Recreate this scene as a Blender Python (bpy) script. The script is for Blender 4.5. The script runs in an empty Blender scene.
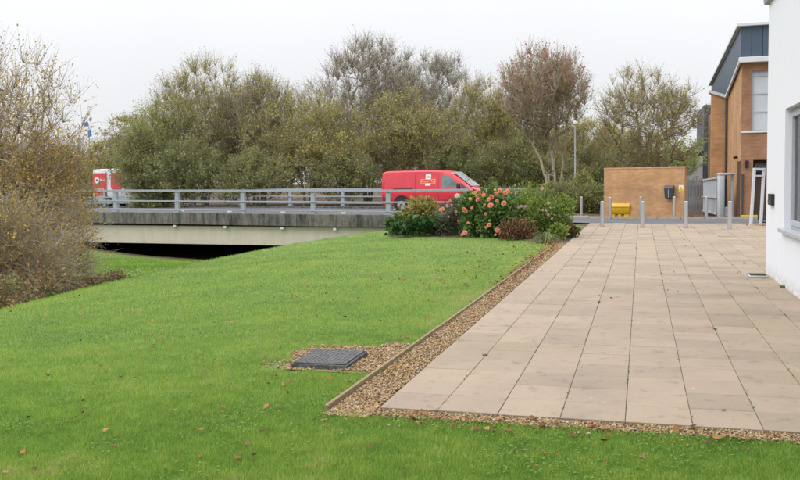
import bpy, bmesh, math, random
import numpy as np
from mathutils import Matrix, Vector, Euler

rad = math.radians
SC = bpy.context.scene
COL = SC.collection
RNG = np.random.default_rng(7)
random.seed(7)

# ------------------------------------------------------------------ camera
CAM_H, FOC, PITCH, ROLL = 1.69, 850.0, 3.9, -0.92
cam_d = bpy.data.cameras.new('camera')
cam = bpy.data.objects.new('camera', cam_d)
COL.objects.link(cam)
cam_d.sensor_width = 36.0
cam_d.lens = 36.0 * FOC / 800.0
cam_d.clip_start, cam_d.clip_end = 0.1, 3000
CAM_R = Matrix.Rotation(rad(90 - PITCH), 3, 'X') @ Matrix.Rotation(rad(ROLL), 3, 'Z')
cam.matrix_world = Matrix.Translation((0, 0, CAM_H)) @ CAM_R.to_4x4()
SC.camera = cam

# ------------------------------------------------------------------ sky, sun, exposure (bright overcast day)
SUN_EL, SUN_AZ = 46.0, -108.0          # degrees; azimuth from +Y towards +X
world = bpy.data.worlds.new('World'); SC.world = world
world.use_nodes = True
nt = world.node_tree; nt.nodes.clear()
wo = nt.nodes.new('ShaderNodeOutputWorld'); bg = nt.nodes.new('ShaderNodeBackground')
sky = nt.nodes.new('ShaderNodeTexSky'); sky.sky_type = 'NISHITA'; sky.sun_disc = False
sky.sun_elevation = rad(SUN_EL); sky.sun_rotation = rad(SUN_AZ); sky.dust_density = 4.0
hsv = nt.nodes.new('ShaderNodeHueSaturation'); hsv.inputs['Saturation'].default_value = 0.25
tc = nt.nodes.new('ShaderNodeTexCoord'); sep = nt.nodes.new('ShaderNodeSeparateXYZ')
nz = nt.nodes.new('ShaderNodeTexNoise'); nz.inputs['Scale'].default_value = 2.2; nz.inputs['Detail'].default_value = 5
mr = nt.nodes.new('ShaderNodeMapRange')   # cloud deck, brighter towards the zenith as overcast skies are
mr.inputs[1].default_value = 0.0; mr.inputs[2].default_value = 1.0; mr.inputs[3].default_value = 6.35; mr.inputs[4].default_value = 17.3; mr.interpolation_type = 'SMOOTHSTEP'
nr = nt.nodes.new('ShaderNodeMapRange')
nr.inputs[1].default_value = 0.3; nr.inputs[2].default_value = 0.7; nr.inputs[3].default_value = 0.965; nr.inputs[4].default_value = 1.03
mul = nt.nodes.new('ShaderNodeMath'); mul.operation = 'MULTIPLY'
tint = nt.nodes.new('ShaderNodeVectorMath'); tint.operation = 'SCALE'; tint.inputs[0].default_value = (0.965, 0.985, 1.02)
mix = nt.nodes.new('ShaderNodeMixRGB'); mix.inputs[0].default_value = 0.95
nt.links.new(tc.outputs['Generated'], sep.inputs[0]); nt.links.new(tc.outputs['Generated'], nz.inputs['Vector'])
nt.links.new(sep.outputs['Z'], mr.inputs[0]); nt.links.new(nz.outputs[0], nr.inputs[0])
nt.links.new(mr.outputs[0], mul.inputs[0]); nt.links.new(nr.outputs[0], mul.inputs[1])
nt.links.new(mul.outputs[0], tint.inputs['Scale'])
nt.links.new(sky.outputs[0], hsv.inputs['Color']); nt.links.new(hsv.outputs[0], mix.inputs[1])
nt.links.new(tint.outputs[0], mix.inputs[2]); nt.links.new(mix.outputs[0], bg.inputs['Color'])
bg.inputs['Strength'].default_value = 0.1
nt.links.new(bg.outputs[0], wo.inputs['Surface'])

sd = bpy.data.lights.new('sun', 'SUN'); sd.energy = 0.9; sd.angle = rad(25); sd.color = (1.0, 0.97, 0.93)
sun = bpy.data.objects.new('sun', sd); COL.objects.link(sun)
_d = Vector((math.sin(rad(SUN_AZ)) * math.cos(rad(SUN_EL)), math.cos(rad(SUN_AZ)) * math.cos(rad(SUN_EL)), math.sin(rad(SUN_EL))))
sun.rotation_euler = _d.to_track_quat('Z', 'Y').to_euler()
sun.location = (0, 0, 30)
SC.view_settings.view_transform = 'Standard'; SC.view_settings.look = 'None'
SC.view_settings.gamma = 1.0; SC.view_settings.exposure = 0.5
SC.view_settings.use_curve_mapping = False
SC.cycles.max_bounces = 6; SC.cycles.transparent_max_bounces = 8

# ------------------------------------------------------------------ pixels to directions, paving frame, bridge frame
def ray(px, py):
    return CAM_R @ Vector(((px - 400) / FOC, -(py - 240) / FOC, -1.0))
def gnd(px, py, z=0.0):
    d = ray(px, py); t = (z - CAM_H) / d.z
    return Vector((0, 0, CAM_H)) + d * t
def at(px, py, Y):
    d = ray(px, py)
    return Vector((0, 0, CAM_H)) + d * (Y / d.y)
TH = rad(15.86)
D2 = (math.sin(TH), math.cos(TH)); N2 = (math.cos(TH), -math.sin(TH))
def ST(s, t, z=0.0):
    return Vector((D2[0] * s + N2[0] * t, D2[1] * s + N2[1] * t, z))
def st_of(x, y):
    return x * D2[0] + y * D2[1], x * N2[0] + y * N2[1]
def on_t(px, py, t):           # where the pixel's ray meets the plane t = const
    d = ray(px, py); k = t / (d.x * N2[0] + d.y * N2[1])
    return (d.x * D2[0] + d.y * D2[1]) * k, CAM_H + d.z * k      # s, z
def on_s(px, py, s):
    d = ray(px, py); k = s / (d.x * D2[0] + d.y * D2[1])
    return (d.x * N2[0] + d.y * N2[1]) * k, CAM_H + d.z * k      # t, z
BE = (-0.9305, 0.3663); BM = (0.3663, 0.9305); B0 = (-0.5, 34.0)
def PQ(p, q, z=0.0):
    return Vector((B0[0] + BE[0] * p + BM[0] * q, B0[1] + BE[1] * p + BM[1] * q, z))
def pq_of(x, y):
    x = x - B0[0]; y = y - B0[1]
    return x * BE[0] + y * BE[1], x * BM[0] + y * BM[1]

# ------------------------------------------------------------------ materials
MATS = {}
def new_mat(name):
    m = bpy.data.materials.new(name); m.use_nodes = True
    m.node_tree.nodes.clear()
    o = m.node_tree.nodes.new('ShaderNodeOutputMaterial')
    MATS[name] = m
    return m, m.node_tree, o
def N(nt, kind, **kw):
    n = nt.nodes.new('ShaderNode' + kind)
    for k, v in kw.items():
        if k.startswith('i_'):
            key = k[2:]; key = int(key) if key.isdigit() else key.replace('_', ' ')
            n.inputs[key].default_value = v
        else:
            setattr(n, k, v)
    return n
def ramp(nt, cols, fac=None, pos=None):
    r = nt.nodes.new('ShaderNodeValToRGB')
    e = r.color_ramp.elements
    pos = pos or [i / (len(cols) - 1) for i in range(len(cols))]
    while len(e) < len(cols): e.new(0.5)
    for i, c in enumerate(cols):
        e[i].position = pos[i]; e[i].color = (*c[:3], 1)
    if fac is not None: nt.links.new(fac, r.inputs[0])
    return r
def basic(name, col, rough=0.6, var=0.12, scale=6.0, bump=0.0, bscale=60.0, metal=0.0, coat=0.0, coords='Object', dirt=None, spec=0.5, stretch=None):
    m, nt, o = new_mat(name)
    b = N(nt, 'BsdfPrincipled'); nt.links.new(b.outputs[0], o.inputs[0])
    b.inputs['Roughness'].default_value = rough; b.inputs['Metallic'].default_value = metal
    b.inputs['Coat Weight'].default_value = coat; b.inputs['Specular IOR Level'].default_value = spec
    t = N(nt, 'TexCoord'); src = t.outputs[coords]
    if stretch:
        mp = N(nt, 'Mapping'); mp.inputs['Scale'].default_value = stretch; nt.links.new(src, mp.inputs[0]); src = mp.outputs[0]
    n = N(nt, 'TexNoise', i_Scale=scale, i_Detail=6.0, i_Roughness=0.65); nt.links.new(src, n.inputs['Vector'])
    lo = [c * (1 - var) for c in col]; hi = [min(1, c * (1 + var)) for c in col]
    if dirt: r = ramp(nt, [dirt, lo, hi], n.outputs[0], [0.28, 0.46, 0.75])
    else: r = ramp(nt, [lo, hi], n.outputs[0], [0.3, 0.7])
    nt.links.new(r.outputs[0], b.inputs['Base Color'])
    if bump:
        n2 = N(nt, 'TexNoise', i_Scale=bscale, i_Detail=4.0); nt.links.new(t.outputs[coords], n2.inputs['Vector'])
        bp = N(nt, 'Bump', i_Strength=bump, i_Distance=0.01); nt.links.new(n2.outputs[0], bp.inputs['Height'])
        nt.links.new(bp.outputs[0], b.inputs['Normal'])
    return m
def leafmat(name, cols, trans=0.3, pos=None, rough=0.6):
    m, nt, o = new_mat(name)
    a = N(nt, 'Attribute', attribute_name='rnd')
    r = ramp(nt, cols, a.outputs['Fac'], pos)
    d = N(nt, 'BsdfPrincipled', i_Roughness=rough); d.inputs['Specular IOR Level'].default_value = 0.25
    tr = N(nt, 'BsdfTranslucent')
    mx = N(nt, 'MixShader'); mx.inputs[0].default_value = trans
    nt.links.new(r.outputs[0], d.inputs['Base Color']); nt.links.new(r.outputs[0], tr.inputs['Color'])
    nt.links.new(d.outputs[0], mx.inputs[1]); nt.links.new(tr.outputs[0], mx.inputs[2]); nt.links.new(mx.outputs[0], o.inputs[0])
    return m
def brick_mat(name, c1, c2, mortar, rotz=0.0):
    m, nt, o = new_mat(name)
    b = N(nt, 'BsdfPrincipled', i_Roughness=0.85); nt.links.new(b.outputs[0], o.inputs[0])
    t = N(nt, 'TexCoord'); g = N(nt, 'NewGeometry'); sx = N(nt, 'SeparateXYZ'); nt.links.new(t.outputs['Object'], sx.inputs[0])
    # run the courses along whichever wall the face belongs to
    sn = N(nt, 'SeparateXYZ'); vt = N(nt, 'VectorTransform', vector_type='NORMAL', convert_from='WORLD', convert_to='OBJECT')
    nt.links.new(g.outputs['Normal'], vt.inputs[0]); nt.links.new(vt.outputs[0], sn.inputs[0])
    ab = N(nt, 'Math', operation='ABSOLUTE'); nt.links.new(sn.outputs['X'], ab.inputs[0])
    gt = N(nt, 'Math', operation='GREATER_THAN'); gt.inputs[1].default_value = 0.5; nt.links.new(ab.outputs[0], gt.inputs[0])
    mxx = N(nt, 'Mix'); nt.links.new(gt.outputs[0], mxx.inputs[0]); nt.links.new(sx.outputs['X'], mxx.inputs[2]); nt.links.new(sx.outputs['Y'], mxx.inputs[3])
    cb = N(nt, 'CombineXYZ'); nt.links.new(mxx.outputs[0], cb.inputs[0]); nt.links.new(sx.outputs['Z'], cb.inputs[1])
    br = N(nt, 'TexBrick', i_Scale=1.0); br.inputs['Brick Width'].default_value = 0.225; br.inputs['Row Height'].default_value = 0.075
    br.inputs['Mortar Size'].default_value = 0.008; br.inputs['Color1'].default_value = (*c1, 1); br.inputs['Color2'].default_value = (*c2, 1); br.inputs['Mortar'].default_value = (*mortar, 1)
    br.inputs['Bias'].default_value = -0.1
    nt.links.new(cb.outputs[0], br.inputs['Vector'])
    n = N(nt, 'TexNoise', i_Scale=1.3, i_Detail=6.0); nt.links.new(t.outputs['Object'], n.inputs['Vector'])
    r = ramp(nt, [(0.72, 0.72, 0.72), (1.12, 1.1, 1.08)], n.outputs[0], [0.3, 0.72])
    ml = N(nt, 'MixRGB', blend_type='MULTIPLY'); ml.inputs[0].default_value = 1
    nt.links.new(br.outputs['Color'], ml.inputs[1]); nt.links.new(r.outputs[0], ml.inputs[2]); nt.links.new(ml.outputs[0], b.inputs['Base Color'])
    bp = N(nt, 'Bump', i_Strength=0.5, i_Distance=0.006); nt.links.new(br.outputs['Fac'], bp.inputs['Height']); bp.invert = True
    nt.links.new(bp.outputs[0], b.inputs['Normal'])
    return m

def render_wall():
    m, nt, o = new_mat('white_render'); b = N(nt, 'BsdfPrincipled', i_Roughness=0.85); nt.links.new(b.outputs[0], o.inputs[0])
    g = N(nt, 'NewGeometry'); mp = N(nt, 'Mapping'); mp.inputs['Scale'].default_value = (7.0, 7.0, .5); nt.links.new(g.outputs['Position'], mp.inputs[0])
    n = N(nt, 'TexNoise', i_Scale=1.6, i_Detail=7.0); nt.links.new(mp.outputs[0], n.inputs['Vector'])
    r = ramp(nt, [(0.70, 0.715, 0.76), (0.715, 0.73, 0.78), (0.725, 0.74, 0.79)], n.outputs[0], [0.3, 0.5, 0.7])
    n2 = N(nt, 'TexNoise', i_Scale=14.0, i_Detail=6.0); nt.links.new(g.outputs['Position'], n2.inputs['Vector'])
    sx = N(nt, 'SeparateXYZ'); nt.links.new(g.outputs['Position'], sx.inputs[0])
    mr_ = N(nt, 'MapRange'); mr_.inputs[1].default_value = 0.0; mr_.inputs[2].default_value = 0.22; mr_.inputs[3].default_value = 0.75; mr_.inputs[4].default_value = 0.0; nt.links.new(sx.outputs['Z'], mr_.inputs[0])
    rr_ = ramp(nt, [(0, 0, 0), (1, 1, 1)], n2.outputs[0], [0.4, 0.62]); ml = N(nt, 'Math', operation='MULTIPLY'); nt.links.new(mr_.outputs[0], ml.inputs[0]); nt.links.new(rr_.outputs[0], ml.inputs[1])
    mx = N(nt, 'MixRGB'); nt.links.new(ml.outputs[0], mx.inputs[0]); nt.links.new(r.outputs[0], mx.inputs[1]); mx.inputs[2].default_value = (0.36, 0.36, 0.25, 1)
    nt.links.new(mx.outputs[0], b.inputs['Base Color'])
    n3 = N(nt, 'TexNoise', i_Scale=160.0, i_Detail=3.0); nt.links.new(g.outputs['Position'], n3.inputs['Vector'])
    bp = N(nt, 'Bump', i_Strength=0.25, i_Distance=0.004); nt.links.new(n3.outputs[0], bp.inputs['Height']); nt.links.new(bp.outputs[0], b.inputs['Normal'])
render_wall()
basic('window_grey', (0.42, 0.44, 0.48), 0.45, 0.06)
basic('coping_grey', (0.28, 0.29, 0.31), 0.5, 0.1)
basic('steel', (0.55, 0.55, 0.56), 0.38, 0.06, 9, metal=0.75, stretch=(1, 1, .2))
basic('galv', (0.33, 0.36, 0.40), 0.5, 0.14, 12, metal=0.3)
basic('gate_grey', (0.50, 0.53, 0.57), 0.5, 0.08, 5)
basic('frame_white', (0.55, 0.56, 0.58), 0.45, 0.06)
basic('white_paint', (0.72, 0.73, 0.74), 0.4, 0.05)
basic('black_plastic', (0.012, 0.012, 0.014), 0.4, 0.2)
basic('dark_grey', (0.055, 0.056, 0.065), 0.5, 0.2)
basic('tyre', (0.02, 0.02, 0.021), 0.85, 0.2)
basic('hub', (0.42, 0.42, 0.43), 0.4, 0.1, metal=0.5)
basic('van_red', (0.62, 0.03, 0.048), 0.30, 0.10, 1.3, coat=0.5)
basic('print_yellow', (0.85, 0.50, 0.03), 0.5, 0.03)
basic('print_orange', (0.62, 0.22, 0.05), 0.5, 0.03)
basic('print_pale', (0.82, 0.42, 0.42), 0.5, 0.03)
basic('light_red', (0.45, 0.01, 0.012), 0.25, 0.1)
basic('yellow_plastic', (0.58, 0.36, 0.015), 0.5, 0.12, 5)
basic('sign_yellow', (0.62, 0.44, 0.03), 0.5, 0.03)
basic('blue_flag', (0.03, 0.22, 0.72), 0.7, 0.05)
basic('cladding', (0.055, 0.085, 0.125), 0.5, 0.08, 3)
basic('slate_clad', (0.06, 0.068, 0.08), 0.6, 0.15, 2)
basic('clad_white', (0.62, 0.63, 0.65), 0.4, 0.06)
basic('panel_pale', (0.50, 0.54, 0.56), 0.3, 0.06, 2)
basic('door_dark', (0.09, 0.055, 0.04), 0.6, 0.2)
basic('letter', (0.12, 0.11, 0.10), 0.5, 0.05)
basic('timber', (0.30, 0.225, 0.12), 0.85, 0.3, 14, 0.4, 60, stretch=(1, 6, 6), dirt=(0.12, 0.13, 0.05))
basic('manhole', (0.11, 0.105, 0.108), 0.6, 0.5, 22, 0.4, 90, dirt=(0.04, 0.034, 0.03))
basic('soil', (0.055, 0.036, 0.022), 0.95, 0.5, 12, 0.8, 40)
basic('bark', (0.28, 0.24, 0.165), 0.9, 0.35, 5, stretch=(1, 1, .3))
basic('bark_pale', (0.40, 0.34, 0.25), 0.85, 0.25, 4, stretch=(1, 1, .3))
basic('bark_grey', (0.28, 0.245, 0.205), 0.9, 0.3, 5, stretch=(1, 1, .3))
basic('twig_brown', (0.32, 0.26, 0.18), 0.9, 0.4, 3)
basic('stem_green', (0.08, 0.11, 0.03), 0.7, 0.3)
basic('kerb_stone', (0.34, 0.31, 0.27), 0.85, 0.2, 5, 0.3, 60)
basic('road_yellow', (0.55, 0.42, 0.10), 0.8, 0.3, 20)
basic('rubber_lid', (0.07, 0.05, 0.045), 0.6, 0.3, 30)
brick_mat('brick_buff', (0.58, 0.325, 0.152), (0.47, 0.25, 0.112), (0.45, 0.31, 0.19))
brick_mat('brick_red_and_shaded', (0.38, 0.185, 0.095), (0.31, 0.14, 0.07), (0.32, 0.21, 0.14))  # buff brick with the front wall's shade in its colour; also plain red brick

def asphalt():
    m, nt, o = new_mat('asphalt'); b = N(nt, 'BsdfPrincipled', i_Roughness=0.8); nt.links.new(b.outputs[0], o.inputs[0])
    t = N(nt, 'TexCoord'); n = N(nt, 'TexNoise', i_Scale=0.7, i_Detail=8.0); n2 = N(nt, 'TexNoise', i_Scale=90.0)
    nt.links.new(t.outputs['Object'], n.inputs['Vector']); nt.links.new(t.outputs['Object'], n2.inputs['Vector'])
    r = ramp(nt, [(0.07, 0.072, 0.08), (0.13, 0.13, 0.14)], n.outputs[0], [0.3, 0.7])
    ov = N(nt, 'MixRGB', blend_type='OVERLAY'); ov.inputs[0].default_value = 0.35; nt.links.new(r.outputs[0], ov.inputs[1]); nt.links.new(n2.outputs[0], ov.inputs[2])
    nt.links.new(ov.outputs[0], b.inputs['Base Color'])
asphalt()

def concrete(name, base, stain, top_stain, mot=.75):
    m, nt, o = new_mat(name); b = N(nt, 'BsdfPrincipled', i_Roughness=0.88); nt.links.new(b.outputs[0], o.inputs[0])
    t = N(nt, 'TexCoord'); mp = N(nt, 'Mapping'); mp.inputs['Scale'].default_value = (2.6, 2.6, 0.5)
    nt.links.new(t.outputs['Object'], mp.inputs[0])
    n = N(nt, 'TexNoise', i_Scale=1.6, i_Detail=8.0, i_Roughness=0.7); nt.links.new(mp.outputs[0], n.inputs['Vector'])
    n2 = N(nt, 'TexNoise', i_Scale=9.0, i_Detail=6.0); nt.links.new(t.outputs['Object'], n2.inputs['Vector'])
    r = ramp(nt, [stain, base, tuple(min(1, c * 1.15) for c in base)], n.outputs[0], top_stain)
    r2 = ramp(nt, [(mot, mot, mot), (2 - mot - .1, 2 - mot - .1, 2 - mot - .12)], n2.outputs[0], [0.3, 0.7])
    ml = N(nt, 'MixRGB', blend_type='MULTIPLY'); ml.inputs[0].default_value = 1
    nt.links.new(r.outputs[0], ml.inputs[1]); nt.links.new(r2.outputs[0], ml.inputs[2]); nt.links.new(ml.outputs[0], b.inputs['Base Color'])
    bp = N(nt, 'Bump', i_Strength=0.4, i_Distance=0.01); nt.links.new(n2.outputs[0], bp.inputs['Height']); nt.links.new(bp.outputs[0], b.inputs['Normal'])
concrete('concrete_stained', (0.155, 0.145, 0.13), (0.035, 0.034, 0.033), [0.36, 0.56, 0.75])
concrete('concrete_beam', (0.52, 0.465, 0.40), (0.42, 0.37, 0.31), [0.2, 0.42, 0.75], .92)

def slab_mat():
    m, nt, o = new_mat('slab'); b = N(nt, 'BsdfPrincipled', i_Roughness=0.8); nt.links.new(b.outputs[0], o.inputs[0])
    g = N(nt, 'NewGeometry'); oi = N(nt, 'ObjectInfo'); at_ = N(nt, 'Attribute', attribute_name='rnd')
    ad = N(nt, 'Math', operation='ADD'); nt.links.new(oi.outputs['Random'], ad.inputs[0]); nt.links.new(at_.outputs['Fac'], ad.inputs[1])
    fr = N(nt, 'Math', operation='FRACT'); nt.links.new(ad.outputs[0], fr.inputs[0])
    r = ramp(nt, [(0.285, 0.222, 0.162), (0.325, 0.253, 0.184), (0.352, 0.273, 0.197)], fr.outputs[0])
    n = N(nt, 'TexNoise', i_Scale=1.1, i_Detail=8.0, i_Roughness=0.7); nt.links.new(g.outputs['Position'], n.inputs['Vector'])
    r2 = ramp(nt, [(0.80, 0.80, 0.81), (0.98, 0.98, 0.98), (1.06, 1.05, 1.03)], n.outputs[0], [0.28, 0.5, 0.75])
    n3 = N(nt, 'TexNoise', i_Scale=160.0, i_Detail=2.0); nt.links.new(g.outputs['Position'], n3.inputs['Vector'])
    r3 = ramp(nt, [(0.78, 0.78, 0.78), (1.15, 1.15, 1.15)], n3.outputs[0], [0.3, 0.7])
    n4 = N(nt, 'TexNoise', i_Scale=7.0, i_Detail=6.0); nt.links.new(g.outputs['Position'], n4.inputs['Vector'])
    r4 = ramp(nt, [(0.68, 0.67, 0.66), (1.0, 1.0, 1.0)], n4.outputs[0], [0.27, 0.42])
    prev = r.outputs[0]
    for rr in (r2, r3, r4):
        ml = N(nt, 'MixRGB', blend_type='MULTIPLY'); ml.inputs[0].default_value = 1
        nt.links.new(prev, ml.inputs[1]); nt.links.new(rr.outputs[0], ml.inputs[2]); prev = ml.outputs[0]
    # damp greenish weathering in broad drifts
    n5 = N(nt, 'TexNoise', i_Scale=0.33, i_Detail=5.0, i_Roughness=0.6); nt.links.new(g.outputs['Position'], n5.inputs['Vector'])
    r5 = ramp(nt, [(0, 0, 0), (0.55, 0.55, 0.55)], n5.outputs[0], [0.48, 0.72])
    m5 = N(nt, 'MixRGB', blend_type='MULTIPLY'); nt.links.new(r5.outputs[0], m5.inputs[0]); nt.links.new(prev, m5.inputs[1]); m5.inputs[2].default_value = (0.86, 0.88, 0.74, 1); prev = m5.outputs[0]
    # small round lichen spots
    v = N(nt, 'TexVoronoi', i_Scale=5.0); nt.links.new(g.outputs['Position'], v.inputs['Vector'])
    lt = N(nt, 'Math', operation='LESS_THAN'); lt.inputs[1].default_value = 0.06; nt.links.new(v.outputs['Distance'], lt.inputs[0])
    mk = N(nt, 'Math', operation='MULTIPLY'); mk.inputs[1].default_value = 0.35; nt.links.new(lt.outputs[0], mk.inputs[0])
    mx = N(nt, 'MixRGB'); nt.links.new(mk.outputs[0], mx.inputs[0]); nt.links.new(prev, mx.inputs[1]); mx.inputs[2].default_value = (0.55, 0.55, 0.52, 1)
    nt.links.new(mx.outputs[0], b.inputs['Base Color'])
    bp = N(nt, 'Bump', i_Strength=0.25, i_Distance=0.004); nt.links.new(n3.outputs[0], bp.inputs['Height']); nt.links.new(bp.outputs[0], b.inputs['Normal'])
slab_mat()

def ground_mat():
    m, nt, o = new_mat('turf'); b = N(nt, 'BsdfPrincipled', i_Roughness=0.95); nt.links.new(b.outputs[0], o.inputs[0])
    g = N(nt, 'NewGeometry'); n = N(nt, 'TexNoise', i_Scale=0.9, i_Detail=8.0, i_Roughness=0.65); nt.links.new(g.outputs['Position'], n.inputs['Vector'])
    r = ramp(nt, [(0.09, 0.15, 0.025), (0.13, 0.20, 0.035), (0.19, 0.24, 0.045)], n.outputs[0], [0.3, 0.5, 0.72])
    a = N(nt, 'Attribute', attribute_name='bare')
    n2 = N(nt, 'TexNoise', i_Scale=6.0, i_Detail=6.0); nt.links.new(g.outputs['Position'], n2.inputs['Vector'])
    r2 = ramp(nt, [(0.05, 0.035, 0.02), (0.12, 0.075, 0.04)], n2.outputs[0], [0.35, 0.65])
    mx = N(nt, 'MixRGB'); nt.links.new(a.outputs['Fac'], mx.inputs[0]); nt.links.new(r.outputs[0], mx.inputs[1]); nt.links.new(r2.outputs[0], mx.inputs[2])
    nt.links.new(mx.outputs[0], b.inputs['Base Color'])
    n3 = N(nt, 'TexNoise', i_Scale=40.0, i_Detail=5.0); nt.links.new(g.outputs['Position'], n3.inputs['Vector'])
    bp = N(nt, 'Bump', i_Strength=0.8, i_Distance=0.03); nt.links.new(n3.outputs[0], bp.inputs['Height']); nt.links.new(bp.outputs[0], b.inputs['Normal'])
ground_mat()

def grass_mat():
    m, nt, o = new_mat('grass_blade')
    a = N(nt, 'Attribute', attribute_name='rnd')
    r = ramp(nt, [(0.10, 0.20, 0.032), (0.185, 0.325, 0.05), (0.285, 0.42, 0.075), (0.42, 0.49, 0.105), (0.45, 0.42, 0.2)], a.outputs['Fac'], [0, 0.35, 0.7, 0.93, 1.0])
    d = N(nt, 'BsdfPrincipled', i_Roughness=0.55); tr = N(nt, 'BsdfTranslucent'); mx = N(nt, 'MixShader'); mx.inputs[0].default_value = 0.4
    d.inputs['Specular IOR Level'].default_value = 0.3
    nt.links.new(r.outputs[0], d.inputs['Base Color']); nt.links.new(r.outputs[0], tr.inputs['Color'])
    nt.links.new(d.outputs[0], mx.inputs[1]); nt.links.new(tr.outputs[0], mx.inputs[2]); nt.links.new(mx.outputs[0], o.inputs[0])
grass_mat()
leafmat('gravel', [(0.129, 0.073, 0.034), (0.258, 0.159, 0.069), (0.344, 0.219, 0.095), (0.413, 0.297, 0.163), (0.172, 0.112, 0.073), (0.499, 0.430, 0.327)], 0.0, [0, .25, .5, .72, .85, 1])
leafmat('dead_leaf', [(0.07, 0.03, 0.015), (0.19, 0.075, 0.03), (0.27, 0.10, 0.04), (0.34, 0.18, 0.045), (0.15, 0.075, 0.055)], 0.15)
leafmat('joint_moss', [(0.12, 0.17, 0.04), (0.22, 0.28, 0.07)], 0.3)
basic('joint_soil', (0.19, 0.165, 0.10), 0.95, 0.4, 7, dirt=(0.09, 0.13, 0.03))
basic('gravel_bed', (0.26, 0.17, 0.085), 0.95, 0.4, 50, 0.6, 120)

def glass_mat():
    m, nt, o = new_mat('glass'); gl = N(nt, 'BsdfGlossy', i_Roughness=0.02); tr = N(nt, 'BsdfTransparent'); tr.inputs[0].default_value = (0.55, 0.6, 0.6, 1)
    f = N(nt, 'Fresnel', i_IOR=1.9); mx = N(nt, 'MixShader')
    nt.links.new(f.outputs[0], mx.inputs[0]); nt.links.new(tr.outputs[0], mx.inputs[1]); nt.links.new(gl.outputs[0], mx.inputs[2]); nt.links.new(mx.outputs[0], o.inputs[0])
glass_mat()
basic('dark_glass', (0.035, 0.045, 0.05), 0.28, 0.3, 1.5, spec=0.8)
basic('windscreen', (0.13, 0.15, 0.16), 0.06, 0.1, 0.6, spec=0.8)
basic('van_glass', (0.14, 0.175, 0.18), 0.15, 0.45, 1.5, spec=0.8)
basic('room', (0.10, 0.105, 0.10), 0.9, 0.3, 1.0)

# ------------------------------------------------------------------ object helpers
def tag(o, label=None, cat=None, group=None, kind=None):
    if label: o['label'] = label
    if cat: o['category'] = cat
    if group: o['group'] = group
    if kind: o['kind'] = kind
    return o
def empty(name, loc=(0, 0, 0), rz=0.0, label=None, cat=None, group=None):
    o = bpy.data.objects.new(name, None); COL.objects.link(o); o.empty_display_size = 0.2
    o.location = loc; o.rotation_euler = (0, 0, rz)
    return tag(o, label, cat, group)
def link(name, me, parent=None, loc=None, rot=None):
    o = bpy.data.objects.new(name, me); COL.objects.link(o)
    if parent is not None: o.parent = parent
    if loc is not None: o.location = loc
    if rot is not None: o.rotation_euler = rot
    return o
def np_mesh(name, V, F, mat, rnd=None, smooth=False, attr='rnd', dom='FACE'):
    V = np.asarray(V, np.float32); F = np.asarray(F, np.int32)
    me = bpy.data.meshes.new(name)
    k = F.shape[1]; M = F.shape[0]
    me.vertices.add(len(V)); me.vertices.foreach_set('co', V.ravel())
    me.loops.add(M * k); me.loops.foreach_set('vertex_index', F.ravel())
    me.polygons.add(M)
    me.polygons.foreach_set('loop_start', np.arange(0, M * k, k, dtype=np.int32))
    if smooth: me.polygons.foreach_set('use_smooth', np.ones(M, bool))
    if rnd is not None:
        at_ = me.attributes.new(attr, 'FLOAT', dom); at_.data.foreach_set('value', np.asarray(rnd, np.float32))
    me.update(calc_edges=True)
    me.materials.append(MATS[mat])
    return me
def copy_tree(o, parent=None):
    c = o.copy(); COL.objects.link(c)
    if parent is not None: c.parent = parent
    for ch in o.children: copy_tree(ch, c)
    return c

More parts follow.
